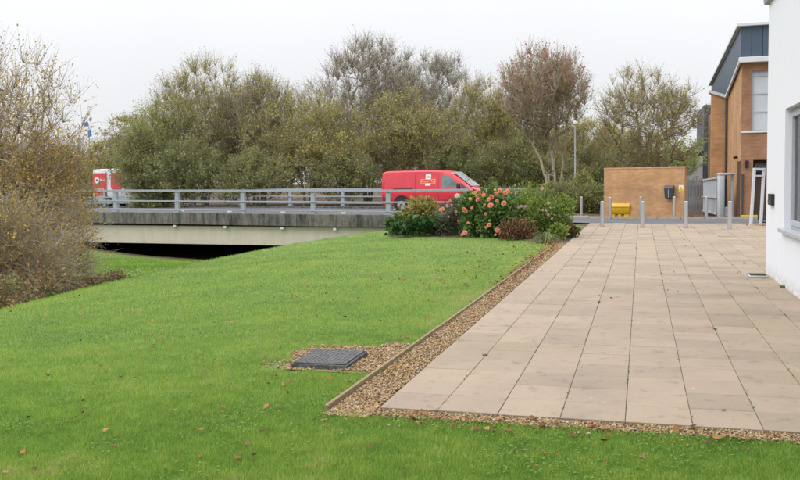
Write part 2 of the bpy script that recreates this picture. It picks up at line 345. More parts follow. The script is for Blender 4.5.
class MB:
    def __init__(s): s.bm = bmesh.new()
    def box(s, x0, x1, y0, y1, z0, z1, M=None):
        vs = [s.bm.verts.new(p) for p in ((x0, y0, z0), (x1, y0, z0), (x1, y1, z0), (x0, y1, z0), (x0, y0, z1), (x1, y0, z1), (x1, y1, z1), (x0, y1, z1))]
        if M is not None:
            for v in vs: v.co = M @ v.co
        for f in ((0, 3, 2, 1), (4, 5, 6, 7), (0, 1, 5, 4), (1, 2, 6, 5), (2, 3, 7, 6), (3, 0, 4, 7)): s.bm.faces.new([vs[i] for i in f])
        return s
    def hexa(s, P):      # eight corners, bottom ring then top ring
        vs = [s.bm.verts.new(p) for p in P]
        for f in ((0, 3, 2, 1), (4, 5, 6, 7), (0, 1, 5, 4), (1, 2, 6, 5), (2, 3, 7, 6), (3, 0, 4, 7)): s.bm.faces.new([vs[i] for i in f])
        return s
    def face(s, P):
        s.bm.faces.new([s.bm.verts.new(p) for p in P]); return s
    def prism(s, A, B):  # two matching rings
        a = [s.bm.verts.new(p) for p in A]; b = [s.bm.verts.new(p) for p in B]
        n = len(a)
        s.bm.faces.new(a[::-1]); s.bm.faces.new(b)
        for i in range(n): s.bm.faces.new((a[i], a[(i + 1) % n], b[(i + 1) % n], b[i]))
        return s
    def tube(s, p0, p1, r0, r1=None, n=10, caps=True):
        p0 = Vector(p0); p1 = Vector(p1); r1 = r0 if r1 is None else r1
        d = (p1 - p0).normalized(); u = d.orthogonal().normalized(); v = d.cross(u)
        A = [p0 + (u * math.cos(2 * math.pi * i / n) + v * math.sin(2 * math.pi * i / n)) * r0 for i in range(n)]
        B = [p1 + (u * math.cos(2 * math.pi * i / n) + v * math.sin(2 * math.pi * i / n)) * r1 for i in range(n)]
        return s.prism(A, B)
    def lathe(s, prof, n=16, c=(0, 0, 0), axis='Z'):
        rings = []
        for r, h in prof:
            ring = []
            for i in range(n):
                a = 2 * math.pi * i / n; x, y = r * math.cos(a), r * math.sin(a)
                p = (x, y, h) if axis == 'Z' else (x, h, y)
                ring.append(s.bm.verts.new((p[0] + c[0], p[1] + c[1], p[2] + c[2])))
            rings.append(ring)
        for a, b in zip(rings, rings[1:]):
            for i in range(n): s.bm.faces.new((a[i], a[(i + 1) % n], b[(i + 1) % n], b[i]))
        s.bm.faces.new(rings[0][::-1]); s.bm.faces.new(rings[-1]); return s
    def build(s, name, mat, parent=None, bevel=0.0, smooth=False, shift=None, loc=None, segs=2):
        bm = s.bm
        if shift is not None: bmesh.ops.translate(bm, verts=bm.verts, vec=-Vector(shift))
        bmesh.ops.recalc_face_normals(bm, faces=bm.faces)
        if bevel:
            bmesh.ops.bevel(bm, geom=[e for e in bm.edges if len(e.link_faces) == 2 and e.calc_face_angle(0) > 0.5], offset=bevel, segments=segs, affect='EDGES', profile=0.5)
        me = bpy.data.meshes.new(name); bm.to_mesh(me); bm.free()
        if smooth:
            for p in me.polygons: p.use_smooth = True
            try: me.set_sharp_from_angle(angle=rad(40))
            except Exception: pass
        me.materials.append(MATS[mat])
        return link(name, me, parent, loc)
def text_mesh(name, body, size, mat, parent, M, extrude=0.003):
    cu = bpy.data.curves.new(name, 'FONT'); cu.body = body; cu.size = size; cu.align_x = 'CENTER'; cu.align_y = 'CENTER'; cu.extrude = extrude
    tmp = bpy.data.objects.new(name + '_src', cu); COL.objects.link(tmp)
    bpy.context.view_layer.update()
    me = bpy.data.meshes.new_from_object(tmp.evaluated_get(bpy.context.evaluated_depsgraph_get()))
    bpy.data.objects.remove(tmp); me.name = name
    me.transform(M); me.materials.clear(); me.materials.append(MATS[mat])
    return link(name, me, parent)

# ------------------------------------------------------------------ terrain
CY = np.array([-30, 5, 13, 17, 22, 27, 30.5, 33.5, 36, 60.])
CX = np.array([-4, -5.6, -6.18, -5.95, -5.2, -3.19, -1.07, .5, 2, 10.])
CZ = np.array([0, -.12, -.21, -.28, -.30, -.20, -.10, -.08, -.08, -.08])
def sst(x, a, b):
    t = np.clip((x - a) / (b - a), 0, 1); return t * t * (3 - 2 * t)
def road_z(p):
    p = np.asarray(p, float)
    up = 0.25 + 0.012 * np.clip(p, 0, 14)
    return -0.012 + (up + 0.012) * sst(p, -9, -1)
def road_q(p):
    p = np.asarray(p, float); k = sst(p, -7, 2)
    return 1.5 + (0.62 - 1.5) * k, 5.1 + (9.9 - 5.1) * k
def crest_d(x, y):
    xc = np.interp(y, CY, CX); sl = np.interp(y, CY[:-1] + np.diff(CY) / 2, np.diff(CX) / np.diff(CY))
    return (xc - x) / np.sqrt(1 + sl * sl)
def height(x, y):
    x = np.asarray(x, float); y = np.asarray(y, float)
    d = crest_d(x, y); zc = np.interp(y, CY, CZ)
    lawn = -0.03 + (zc + 0.03) * sst(d, -5.0, 0.2)
    dp = np.clip(d, 0, 99)
    bank = zc - 0.55 * dp * dp / (dp + 0.7)
    floor = -0.92 - 0.06 * np.clip(y - 27, 0, 8)
    rise = -1.25 - 0.06 * np.clip(y - 27, 0, 8) + 0.22 * np.clip(d - 2.6, 0, 99)
    far = np.minimum(rise, floor + 0.04 * np.clip(d - 5, 0, 30))
    z = np.where(d < 0, lawn, np.maximum(bank, far))
    p, q = pq_of(x, y)
    z = z - .38 * sst(q, -6.5, -.5) * sst(d, 1.5, 3.5) * sst(-p, -19, -11)
    # under the deck, then the road embankment and the ground behind it
    under = sst(q, 0.2, 1.2) * sst(-q, -10.2, -9.4) * sst(p, -0.5, 2.5) * sst(-p, -24.5, -22.5)
    z = z * (1 - under) + under * np.minimum(z, -1.75)  # ground below the deck sunk deeper to keep the opening dark
    back = np.where(q > 10.0, 1.0, 0.0) * sst(p, -10, -2)
    z = z * (1 - back) + back * (0.22 + 0.012 * np.clip(p, 0, 14))
    left = sst(p, 24.0, 25.5) * sst(q, -2.5, 0.0)
    z = z * (1 - left) + left * 0.25
    rt = sst(-p, -0.6, 0.8) * sst(q, 0.2, 1.2)
    z = z * (1 - rt) + rt * (np.minimum(road_z(p), 0.22) - 0.05)
    return z
xs = np.concatenate([[-900, -400, -200, -120, -80, -55, -40, -32, -27, -24], np.arange(-22, 20.01, 0.3), [22, 26, 32, 40, 55, 80, 130, 220, 420, 900]])
ys = np.concatenate([[-300, -120, -60, -30, -15, -6, -2, 0], np.arange(1, 50.01, 0.3), [52, 55, 60, 70, 90, 130, 200, 350, 700, 1500]])
GX, GY = np.meshgrid(xs, ys)
GZ = height(GX, GY)
nx, ny = len(xs), len(ys)
idx = np.arange(nx * ny).reshape(ny, nx)
F = np.stack([idx[:-1, :-1], idx[:-1, 1:], idx[1:, 1:], idx[1:, :-1]], -1).reshape(-1, 4)
_p, _q = pq_of(GX, GY); _d = crest_d(GX, GY); _s, _t = st_of(GX, GY)
bare = np.clip(sst(_q, 9, 11) + sst(_q, 5, 6) * sst(-_p, 2, 5) + sst(-_q, -11, -10) * sst(_q, -.3, .5)
               + 0.9 * sst(_d, 1.1, 1.7) * sst(-_d, -3.0, -2.4) * sst(-GY, -27, -23) + sst(_q, -.5, -.1) * sst(_d, 1.5, 3) + sst(_t, -2.1, -1.9) * sst(_s, 5.8, 6.1) + sst(_d, 3.4, 4.2) * sst(-GY, -22.5, -20.5), 0, 1)
gm = np_mesh('ground', np.stack([GX, GY, GZ], -1).reshape(-1, 3), F, 'turf', bare.ravel(), True, 'bare', 'POINT')
tag(link('ground', gm), 'grassy ground with mown lawn sloping down to a ditch', kind='structure')

# ------------------------------------------------------------------ road, bridge, railings
pp = np.arange(-60, 95, 1.0)
q0, q1 = road_q(pp); rz = road_z(pp)
V = []; NQ = 6
for i, p in enumerate(pp):
    for k in range(NQ + 1):
        q = q0[i] + (q1[i] - q0[i]) * k / NQ
        V.append(PQ(p, q, rz[i] + 0.02 * math.sin(math.pi * k / NQ)))
F = [(i * (NQ + 1) + k, (i + 1) * (NQ + 1) + k, (i + 1) * (NQ + 1) + k + 1, i * (NQ + 1) + k + 1) for i in range(len(pp) - 1) for k in range(NQ)]
tag(link('road', np_mesh('road', [tuple(v) for v in V], F, 'asphalt', smooth=True)), 'grey asphalt road over the bridge and past the plaza', kind='structure')

br = empty('road_bridge', PQ(11, 0, 0), 0, 'low concrete road bridge with stained edge beam over the dark ditch', 'bridge')
O = br.location
def pbox(mb, p0, p1, qa, qb, za, zb, sl=0.012):
    r = lambda p, q, z: PQ(p, q, z + sl * max(0, min(14, p)))
    mb.hexa([r(p0, qa, za), r(p1, qa, za), r(p1, qb, za), r(p0, qb, za), r(p0, qa, zb), r(p1, qa, zb), r(p1, qb, zb), r(p0, qb, zb)])
    return mb
for a, b in ((-2.2, 4.0), (4.012, 10.2), (10.212, 16.4), (16.412, 26.0)):
    pbox(MB(), a, b, -0.16, 0.58, -0.13, 0.38).build('edge_beam', 'concrete_stained', br, 0.02, shift=O)
pbox(MB(), -1.9, 25.0, 0.04, 0.5, -0.93, -0.131, 0.006).build('fascia_beam', 'concrete_beam', br, 0.01, shift=O)
pbox(MB(), -1.9, 25.0, 0.52, 9.9, -0.55, 0.14).build('deck', 'concrete_stained', br, shift=O)
pbox(MB(), -2.0, 25.0, 9.95, 10.6, -2.2, 0.36).build('rear_beam_light_block', 'concrete_stained', br, shift=O)  # far edge beam, run down as an added wall keeping the underside dark
pbox(MB(), 23.5, 24.4, 0.5, 9.9, -2.2, -0.56).build('abutment', 'concrete_beam', br, shift=O)
pbox(MB(), -2.6, -1.95, -0.1, 9.9, -2.2, 0.1).build('abutment', 'concrete_beam', br, shift=O)
for px, py in ((208, 227.5), (280, 228.7), (343, 229.8), (141, 226.0)):
    c = at(px, py, 35.5); p, q = pq_of(c.x, c.y)
    pbox(MB(), p - 0.075, p + 0.075, -0.11, 0.03, -0.28, -0.17).build('drain_outlet', 'clad_white', br, 0.02, shift=O)
for px, py in ((209, 210.3), (277, 210.8), (350, 211.5), (145, 209.5)):
    c = at(px, py, 35.7); p, q = pq_of(c.x, c.y)
    pbox(MB(), p - .09, p + .09, .32, .46, .381, .45).build('kerb_stud', 'clad_white', br, 0.015, shift=O)
def railing(name, label, q, z0, p0, p1, step, off, hts, ht, group):
    root = empty(name, PQ(p0, q, z0), 0, label, 'railing', group)
    O = root.location
    sl = lambda p: 0.012 * max(0, min(14, p))
    p = p0 + off
    while p <= p1:
        m = MB(); z = z0 + sl(p)
        m.prism([PQ(p - .1, q - .09, z), PQ(p + .1, q - .09, z), PQ(p + .1, q + .09, z), PQ(p - .1, q + .09, z)],
                [PQ(p - .09, q - .07, z + ht - 0.03), PQ(p + .09, q - .07, z + ht - 0.03), PQ(p + .09, q + .07, z + ht - 0.03), PQ(p - .09, q + .07, z + ht - 0.03)])
        post = m.build('post', 'galv', root, 0.008, shift=O)
        m = MB(); m.hexa([PQ(p + a, q + b, z + c) for c in (0.001, 0.025) for a, b in ((-.13, -.13), (.13, -.13), (.13, .13), (-.13, .13))])
        m.build('base_plate', 'galv', post, shift=O)
        p += step
    for hz, hh in hts:
        ps = np.arange(p0, p1 + 0.01, step * 1.0)
        for a, b in zip(ps, ps[1:]):
            m = MB()
            m.hexa([PQ(pp_, q + b_, z0 + sl(pp_) + hz + c) for c in (-hh, hh) for pp_, b_ in ((a + .004, -.115), (b - .004, -.115), (b - .004, -.072), (a + .004, -.072))])
            m.build('rail', 'galv', root, 0.006, shift=O)
    return root
railing('bridge_railing', 'near grey metal railing along the front edge of the road bridge', 0.2, 0.38, -3.38, 27, 3.385, 0.0, ((0.96, 0.045), (0.5, 0.032), (0.13, 0.022)), 1.0, 'bridge railings')
railing('bridge_railing', 'far grey metal railing behind the road on the bridge', 10.3, 0.36, -3.4, 30, 3.2, 0.6, ((0.9, 0.045), (0.52, 0.032), (0.16, 0.03)), 0.95, 'bridge railings')

# kerb of the far side of the road, stone by stone, belongs to the road
kerb = empty('kerb', PQ(-12, 5.3, 0), 0); kerb['kind'] = 'structure'
for k in range(34):
    p = -36 + k * 0.93
    a, b = p, p + 0.915
    qa, qb = float(road_q(a)[1]), float(road_q(b)[1])
    za = float(road_z(a)) - 0.1
    m = MB().hexa([PQ(a, qa, za), PQ(b, qb, za), PQ(b, qb + .15, za), PQ(a, qa + .15, za), PQ(a, qa, za + .2), PQ(b, qb, za + .2), PQ(b, qb + .15, za + .2), PQ(a, qa + .15, za + .2)])
    m.build('kerb_stone', 'kerb_stone', kerb, 0.015, shift=kerb.location)
# worn yellow road markings seen past the flower bed
mk = empty('road_markings', gnd(580, 221, 0)); mk['kind'] = 'structure'
for a, b, c, d in (((570, 220.6), (583, 220.2), (584, 221.0), (571, 221.5)), ((584, 218.9), (592, 218.7), (592, 219.2), (584, 219.4))):
    MB().face([(*gnd(*q)[:2], 0.014) for q in (a, b, c, d)]).build('painted_line', 'road_yellow', mk, shift=mk.location)

# ------------------------------------------------------------------ paving, gravel, timber edging
pav = empty('paving', ST(6.05, 0, 0)); pav['kind'] = 'structure'
T0, SW, S0, SR = -1.895, 0.4485, 6.03, 0.462
def slab_mesh(w, l, th=0.045, ch=0.003):
    bm = bmesh.new()
    a, b = w / 2, l / 2
    ring = lambda x, y, z: [bm.verts.new(p) for p in ((-x, -y, z), (x, -y, z), (x, y, z), (-x, y, z))]
    r0 = ring(a, b, -th); r1 = ring(a, b, -ch); r2 = ring(a - ch, b - ch, 0)
    for A, B in ((r0, r1), (r1, r2)):
        for i in range(4): bm.faces.new((A[i], A[(i + 1) % 4], B[(i + 1) % 4], B[i]))
    bm.faces.new(r2)
    me = bpy.data.meshes.new('paving_slab'); bm.to_mesh(me); bm.free(); me.materials.append(MATS['slab']); return me
sm = slab_mesh(SW - 0.0048, SR - 0.003)
cells = []
for r in range(64):
    for c in range(0, 26):
        t = T0 + SW * (c + 0.5); s = S0 + SR * (r + 0.5)
        x, y, _ = ST(s, t); p, q = pq_of(x, y)
        if q > road_q(p)[0] - 0.1: continue
        if t > 2.05 and s < 16.2: continue
        if x / y > 0.52: continue
        cells.append((math.hypot(x, y), s, t))
cells.sort()
ang = -TH
rv, rf, rr = [], [], []
for i, (dd, s, t) in enumerate(cells):
    dz = random.uniform(-0.002, 0.002); tx, ty = random.uniform(-.003, .003), random.uniform(-.003, .003)
    loc = ST(s, t, dz); rot = Euler((tx, ty, ang + random.uniform(-.003, .003)))
    if i < 300:
        o = link('paving_slab', sm, pav, loc - pav.location, rot)
    else:
        M = Matrix.Translation(loc - pav.location) @ rot.to_matrix().to_4x4()
        b0 = len(rv); k = random.random()
        rv.extend(tuple(M @ v.co) for v in sm.vertices)
        for f in sm.polygons: rf.append([b0 + j for j in f.vertices]); rr.append(k)
me = bpy.data.meshes.new('distant_slabs'); me.from_pydata(rv, [], rf); me.materials.append(MATS['slab'])
a_ = me.attributes.new('rnd', 'FLOAT', 'FACE'); a_.data.foreach_set('value', np.array(rr, np.float32))
tag(link('distant_slabs', me, pav), kind='stuff')
m = MB().face([ST(S0, T0 + .01, -.009), ST(S0, 2.2, -.009), ST(16.1, 2.2, -.009), ST(16.1, 9, -.009), ST(30.5, 9.5, -.009), ST(33.6, 1.0, -.009), ST(33.9, T0 + .01, -.009)])
m.build('mossy_joint_bed', 'joint_soil', pav, shift=pav.location)

# gravel sheets and stones
m = MB()
m.face([ST(5.83, -2.27, -.024), ST(5.83, T0, -.024), ST(24, T0, -.024), ST(24, -2.2, -.024)])
m.face([ST(5.83, T0, -.0235), ST(5.83, 2.5, -.0235), ST(6.03, 2.5, -.0235), ST(6.03, T0, -.0235)])
m.face([ST(7.17, -3.20, -.0225), ST(7.17, -2.33, -.0225), ST(8.6, -2.31, -.0225), ST(8.28, -3.05, -.0225), ST(8.1, -3.42, -.0225)])
tag(m.build('gravel_path', 'gravel_bed'), 'narrow bed of golden gravel along the paving', kind='structure')
def stones(n_strip):
    P = []; S = []
    def add(n, s0, s1, t0, t1, sz, pw=1.0):
        u = RNG.random(n) ** pw
        P.append(np.stack([s0 + (s1 - s0) * u, t0 + (t1 - t0) * RNG.random(n)], -1)); S.append(sz * (0.5 + 0.9 * RNG.random(n)))
    add(9000, 5.78, 12, -2.245, -1.91, 0.0125, 1.3)
    add(4000, 12, 23.5, -2.22, -1.91, 0.018)
    add(5200, 5.83, 6.02, -1.95, 2.5, 0.012)
    add(300, 5.6, 5.83, -2.3, 2.5, 0.011)
    k = 7500; ss = 7.0 + 1.6 * RNG.random(k); tt = -3.45 + 1.15 * RNG.random(k)
    nzv = 0.08 * np.sin(ss * 9 + tt * 5) + 0.05 * np.sin(tt * 17)
    inside = (ss > 7.19 + nzv * .4) & (ss < 8.45 + 0.35 * (tt + 2.6) + nzv) & (tt > -3.34 - 0.1 * (ss - 7.1) + nzv) & ~((ss > 7.22) & (ss < 7.93) & (tt > -3.14) & (tt < -2.6)) & ((tt > -3.12 + .1 * np.sin(ss * 11)) | (RNG.random(k) < .18))
    P.append(np.stack([ss, tt], -1)[inside]); S.append(0.0135 * (0.5 + 0.9 * RNG.random(int(inside.sum()))))
    P = np.concatenate(P); S = np.concatenate(S)
    n = len(P)
    oct_ = np.array([(1, 0, 0), (0, 1, 0), (-1, 0, 0), (0, -1, 0), (0, 0, 1), (0, 0, -1)], float)
    base = oct_
    f = np.array([(0, 1, 4), (1, 2, 4), (2, 3, 4), (3, 0, 4), (1, 0, 5), (2, 1, 5), (3, 2, 5), (0, 3, 5)])
    vv = base[None] * (1 + 0.35 * (RNG.random((n, 6, 1)) - .5)) * S[:, None, None] * (0.6 + 0.6 * RNG.random((n, 1, 3))) * np.array([1, 1, 0.62])
    a = RNG.random(n) * 6.283; ca, sa = np.cos(a)[:, None], np.sin(a)[:, None]
    X = vv[..., 0] * ca - vv[..., 1] * sa; Y = vv[..., 0] * sa + vv[..., 1] * ca; Z = vv[..., 2]
    wx = D2[0] * P[:, 0] + N2[0] * P[:, 1]; wy = D2[1] * P[:, 0] + N2[1] * P[:, 1]
    zz = -0.022 + S * 0.35 + 0.008 * RNG.random(n)
    V = np.stack([X + wx[:, None], Y + wy[:, None], Z + zz[:, None]], -1).reshape(-1, 3)
    Fa = (f[None] + (np.arange(n) * 6)[:, None, None]).reshape(-1, 3)
    return np_mesh('gravel', V, Fa, 'gravel', np.repeat(RNG.random(n), len(f)))
tag(link('gravel', stones(1)), 'loose golden pebbles beside the paving and round the drain cover', 'gravel', kind='stuff')

edg = empty('timber_edging', ST(5.95, -2.29, 0), 0, 'weathered timber edging board between the lawn and gravel strip', 'edging')
sb = 5.92
for k, L in enumerate((3.6, 3.0, 3.6, 3.0, 2.6)):
    a, b = sb, sb + L - 0.006; ta = -2.275 + 0.008 * (a - 6); tb = -2.275 + 0.008 * (b - 6)
    z = 0.021 - 0.004 * (k % 2)
    MB().hexa([ST(a, ta - .018, -.09), ST(b, tb - .018, -.09), ST(b, tb + .012, -.09), ST(a, ta + .012, -.09), ST(a, ta - .022, z), ST(b, tb - .022, z), ST(b, tb + .008, z), ST(a, ta + .008, z)]).build('board', 'timber', edg, 0.004, shift=edg.location)
    sb += L

# drain cover
man = empty('drain_cover', ST(7.58, -2.87, 0), 0, 'square dark ribbed drain cover raised in gravel on the lawn', 'drain cover')
R = Matrix.Translation(ST(7.58, -2.87, 0.0)) @ Matrix.Rotation(-TH + rad(1.5), 4, 'Z')
MB().box(-.275, .275, -.335, .335, -.03, .022, R).build('frame', 'manhole', man, 0.006, shift=man.location)
MB().box(-.255, .255, -.315, .315, .0225, .034, R).build('lid', 'manhole', man, 0.004, shift=man.location)
for k in range(13):
    x = -.24 + k * 0.04
    MB().box(x - .011, x + .011, -.30, .30, .0345, .0365, R).build('rib', 'manhole', man, 0.002, shift=man.location, segs=1)

# ------------------------------------------------------------------ white building on the right
TW, SC_ = 2.10, 15.97
wb = empty('office_building', ST(SC_, TW, 0), 0, 'smooth white rendered building corner with grey roof edge and window', 'building')
O = wb.location
HT = 4.62
w_s, w_zt = on_t(785.5, 109, TW); _, w_zb = on_t(784.5, 229, TW)
W1, W0 = w_s, w_s - 3.4
m = MB()
def quad(a, b, z0, z1): m.face([ST(a, TW, z0), ST(b, TW, z0), ST(b, TW, z1), ST(a, TW, z1)])
quad(W1, SC_, -.05, w_zb); quad(W1, SC_, w_zb, w_zt); quad(W1, SC_, w_zt, HT)
quad(W0, W1, -.05, w_zb); quad(W0, W1, w_zt, HT); quad(-6, W0, -.05, w_zb); quad(-6, W0, w_zb, w_zt); quad(-6, W0, w_zt, HT)
RV = 0.16
m.face([ST(W1, TW, w_zb), ST(W1, TW, w_zt), ST(W1, TW + RV, w_zt), ST(W1, TW + RV, w_zb)])
m.face([ST(W0, TW, w_zb), ST(W0, TW, w_zt), ST(W0, TW + RV, w_zt), ST(W0, TW + RV, w_zb)])
m.face([ST(W0, TW, w_zt), ST(W1, TW, w_zt), ST(W1, TW + RV, w_zt), ST(W0, TW + RV, w_zt)])
m.face([ST(W0, TW, w_zb), ST(W1, TW, w_zb), ST(W1, TW + RV, w_zb), ST(W0, TW + RV, w_zb)])
m.face([ST(SC_, TW, -.05), ST(SC_, TW, HT), ST(SC_, TW + 11, HT), ST(SC_, TW + 11, -.05)])
m.face([ST(-6, TW, -.05), ST(-6, TW, HT), ST(-6, TW + 11, HT), ST(-6, TW + 11, -.05)])
bmesh.ops.remove_doubles(m.bm, verts=m.bm.verts, dist=1e-4)
m.build('wall', 'white_render', wb, shift=O)
m = MB()
m.hexa([ST(-6.2, TW - .07, HT + .002), ST(SC_ + .07, TW - .07, HT + .002), ST(SC_ + .07, TW + 11, HT + .002), ST(-6.2, TW + 11, HT + .002), ST(-6.2, TW - .09, HT + .16), ST(SC_ + .09, TW - .09, HT + .16), ST(SC_ + .09, TW + 11, HT + .16), ST(-6.2, TW + 11, HT + .16)])
m.build('roof_coping', 'coping_grey', wb, 0.01, shift=O)
win = MB(); fr = 0.06
def bar(a, b, z0, z1, d0=RV - .06, d1=RV + .02, mm=None):
    (mm or win).hexa([ST(a, TW + d0, z0), ST(b, TW + d0, z0), ST(b, TW + d1, z0), ST(a, TW + d1, z0), ST(a, TW + d0, z1), ST(b, TW + d0, z1), ST(b, TW + d1, z1), ST(a, TW + d1, z1)])
bar(W1 - fr, W1 - .002, w_zb, w_zt); bar(W0 + .002, W0 + fr, w_zb, w_zt); bar(W0 + fr, W1 - fr, w_zt - fr, w_zt - .002); bar(W0 + fr, W1 - fr, w_zb + .002, w_zb + fr)
wf = win.build('window', 'window_grey', wb, 0.006, shift=O)
cas = MB()
a0, a1 = W1 - 1.35, W1 - fr - .004
bar(a1 - .075, a1, w_zb + fr, w_zt - fr, RV - .085, RV - .01, cas); bar(a0, a0 + .075, w_zb + fr, w_zt - fr, RV - .085, RV - .01, cas)
bar(a0 + .075, a1 - .075, w_zt - fr - .075, w_zt - fr, RV - .085, RV - .01, cas); bar(a0 + .075, a1 - .075, w_zb + fr, w_zb + fr + .075, RV - .085, RV - .01, cas)
cas.build('casement', 'window_grey', wf, 0.006, shift=O)
gp = MB(); bar(a0 + .07, a1 - .07, w_zb + fr + .07, w_zt - fr - .07, RV - .04, RV - .03, gp); gp.build('pane', 'glass', wf, shift=O)
gp = MB(); bar(W0 + fr - .01, a0, w_zb + fr - .01, w_zt - fr + .01, RV - .03, RV - .02, gp); gp.build('pane', 'glass', wf, shift=O)
sl = MB(); bar(W0 - .08, W1 + .10, w_zb - .05, w_zb + .006, -.075, RV - .06, sl); sl.build('sill', 'window_grey', wf, 0.006, shift=O)
rm = MB(); bar(W0 - .5, W1 + .5, w_zb - .4, w_zt + .4, 1.8, 1.85, rm); bar(W0 - .5, W1 + .5, w_zt + .35, w_zt + .4, RV + .05, 1.8, rm); bar(W0 - .5, W1 + .5, w_zb - .4, w_zb - .35, RV + .05, 1.8, rm)
bar(W1 + .45, W1 + .5, w_zb - .35, w_zt + .35, RV + .05, 1.8, rm); bar(W0 - .5, W0 - .45, w_zb - .35, w_zt + .35, RV + .05, 1.8, rm)
rm.build('room_lining', 'room', wb, shift=O)
# entry keypad
s1, z1 = on_t(769.2, 193.6, TW - .03); s2, z2 = on_t(772.6, 205.6, TW - .03)
kp = empty('entry_keypad', ST((s1 + s2) / 2, TW, z2), 0, 'small black entry keypad on the white wall near its corner', 'keypad')
m = MB(); m.hexa([ST(a, TW + b, c) for c in (z2, z1) for a, b in ((s2, -.05), (s1, -.05), (s1, -.002), (s2, -.002))]); m.build('housing', 'black_plastic', kp, 0.008, shift=kp.location)
m = MB(); m.hexa([ST(a, TW + b, c) for c in (z2 + .03, z1 - .1) for a, b in ((s2 + .02, -.056), (s1 - .02, -.056), (s1 - .02, -.049), (s2 + .02, -.049))]); m.build('button_panel', 'dark_grey', kp, shift=kp.location)
# low metal framed cover on the paving by the corner
fc = empty('ground_light', gnd(758, 277), 0, 'low brown-topped metal ground light beside the white wall', 'ground light')
c = gnd(757.5, 277.2)
R = Matrix.Translation((c.x, c.y, 0)) @ Matrix.Rotation(-TH, 4, 'Z')
MB().box(-.15, .15, -.12, .12, .0, .04, R).build('rim', 'steel', fc, 0.015, shift=fc.location, smooth=True)
MB().box(-.125, .125, -.10, .10, .0405, .06, R).build('lens', 'rubber_lid', fc, shift=fc.location)
# ------------------------------------------------------------------ brick building with blue-grey cladding
TB, SB = 3.96, 37.7
bb = empty('brick_building', ST(SB, TB, 0), -TH, 'buff brick building with dark blue cladding and sloping white roof edge', 'building')
# local frame of the building: x along +t, y along +s
def L(s, t, z): return (t - TB, s - SB, z)
sA, zA = on_t(741.5, 29, TB); zTop = on_s(741.5, 27, SB)[1]; zCl = on_s(741.8, 58, SB)[1]; zBr = zCl - 0.22
s728, z99 = on_t(728, 98.5, TB); s712, z92 = on_t(712.5, 92, TB); s742, z61 = on_t(742, 62, TB)
far_t = TB + 13
def prism_t(poly, t0, t1, name, mat, **k):
    return MB().prism([L(s, t0, z) for s, z in poly], [L(s, t1, z) for s, z in poly]).build(name, mat, bb, **k)
# window, door and lintel layout on the front face
tw0, zw1 = on_s(752.3, 71, SB); zw0 = on_s(753, 130.5, SB)[1]; tw1 = tw0 + 2.1
td0, zd1 = on_s(753.2, 160, SB); td1 = td0 + 1.7
m = MB()
def fq(t0, t1, z0, z1): m.face([L(SB, t0, z0), L(SB, t1, z0), L(SB, t1, z1), L(SB, t0, z1)])
lo, hi = min(tw0, td0), max(tw1, td1)
zs = [-.1, zd1, zw0, zw1, zBr]; ts = [TB, tw0, far_t]
fq(TB, tw0, zw0, zw1); fq(tw1, far_t, zw0, zw1); fq(TB, far_t, zw1, zBr); fq(TB, far_t, zd1, zw0); fq(TB, td0, -.1, zd1); fq(td1, far_t, -.1, zd1)
for (a, b, z0, z1) in ((tw0, tw1, zw0, zw1), (td0, td1, -.1, zd1)):
    dp = 0.2 if a == tw0 else 0.9
    m.face([L(SB + dp, a, z0), L(SB + dp, b, z0), L(SB + dp, b, z1), L(SB + dp, a, z1)])
    m.face([L(SB, a, z0), L(SB, a, z1), L(SB + dp, a, z1), L(SB + dp, a, z0)]); m.face([L(SB, b, z0), L(SB, b, z1), L(SB + dp, b, z1), L(SB + dp, b, z0)])
    m.face([L(SB, a, z1), L(SB, b, z1), L(SB + dp, b, z1), L(SB + dp, a, z1)]); m.face([L(SB, a, z0), L(SB, b, z0), L(SB + dp, b, z0), L(SB + dp, a, z0)])
m.build('front_wall', 'brick_red_and_shaded', bb)  # same building brick, shade of the front painted in as a darker red
m = MB(); m.face([L(SB, TB, -.1), L(SB, TB, zBr), L(s728, TB, z99), L(s728, TB, -.1)])
m.face([L(s728, TB, -.1), L(s728, TB, z99), L(s712 + 3, TB, z99), L(s712 + 3, TB, -.1)])
m.build('side_wall', 'brick_buff', bb)
twl, zwl = on_s(711.5, 93, s728 + .01)
m = MB(); sw = s728 + .01
m.prism([L(sw, twl, -.1), L(sw, TB + .5, -.1), L(sw, TB + .5, z99 - .02), L(sw, TB - .02, z99 - .02), L(sw, twl, zwl)], [L(sw + .3, twl, -.1), L(sw + .3, TB + .5, -.1), L(sw + .3, TB + .5, z99 - .02), L(sw + .3, TB - .02, z99 - .02), L(sw + .3, twl, zwl)])
m.build('side_wing', 'brick_buff', bb)
# cladding wedge: standing panels, one mesh each
dS = 0.02
top = lambda s: zTop + (z92 + .35 - zTop) * (s - SB) / (s712 - SB)
bot = lambda s: zCl + (z99 - zCl) * (s - SB) / (s728 - SB) if s <= s728 else z99 + (z92 - z99) * (s - s728) / (s712 - s728)
edges = np.linspace(SB, s712, 8)
for a, b in zip(edges, edges[1:]):
    P = [(a + .012, bot(a) + .002), (b - .012, bot(b) + .002), (b - .012, top(b)), (a + .012, top(a))]
    MB().prism([L(s, TB - .06, z) for s, z in P], [L(s, TB + .1, z) for s, z in P]).build('cladding_panel', 'cladding', bb)
for k in range(16):
    a = TB - .06 + k * 0.42 + (0.002 if k else 0); b = TB - .06 + (k + 1) * .42 - .018
    MB().box(a - TB, b - TB, -.075, -.02, zCl, zTop).build('cladding_panel', 'cladding', bb)
MB().box(-.03, 13, -.018, .3, zBr + .01, zTop).build('cladding_backing', 'slate_clad', bb)
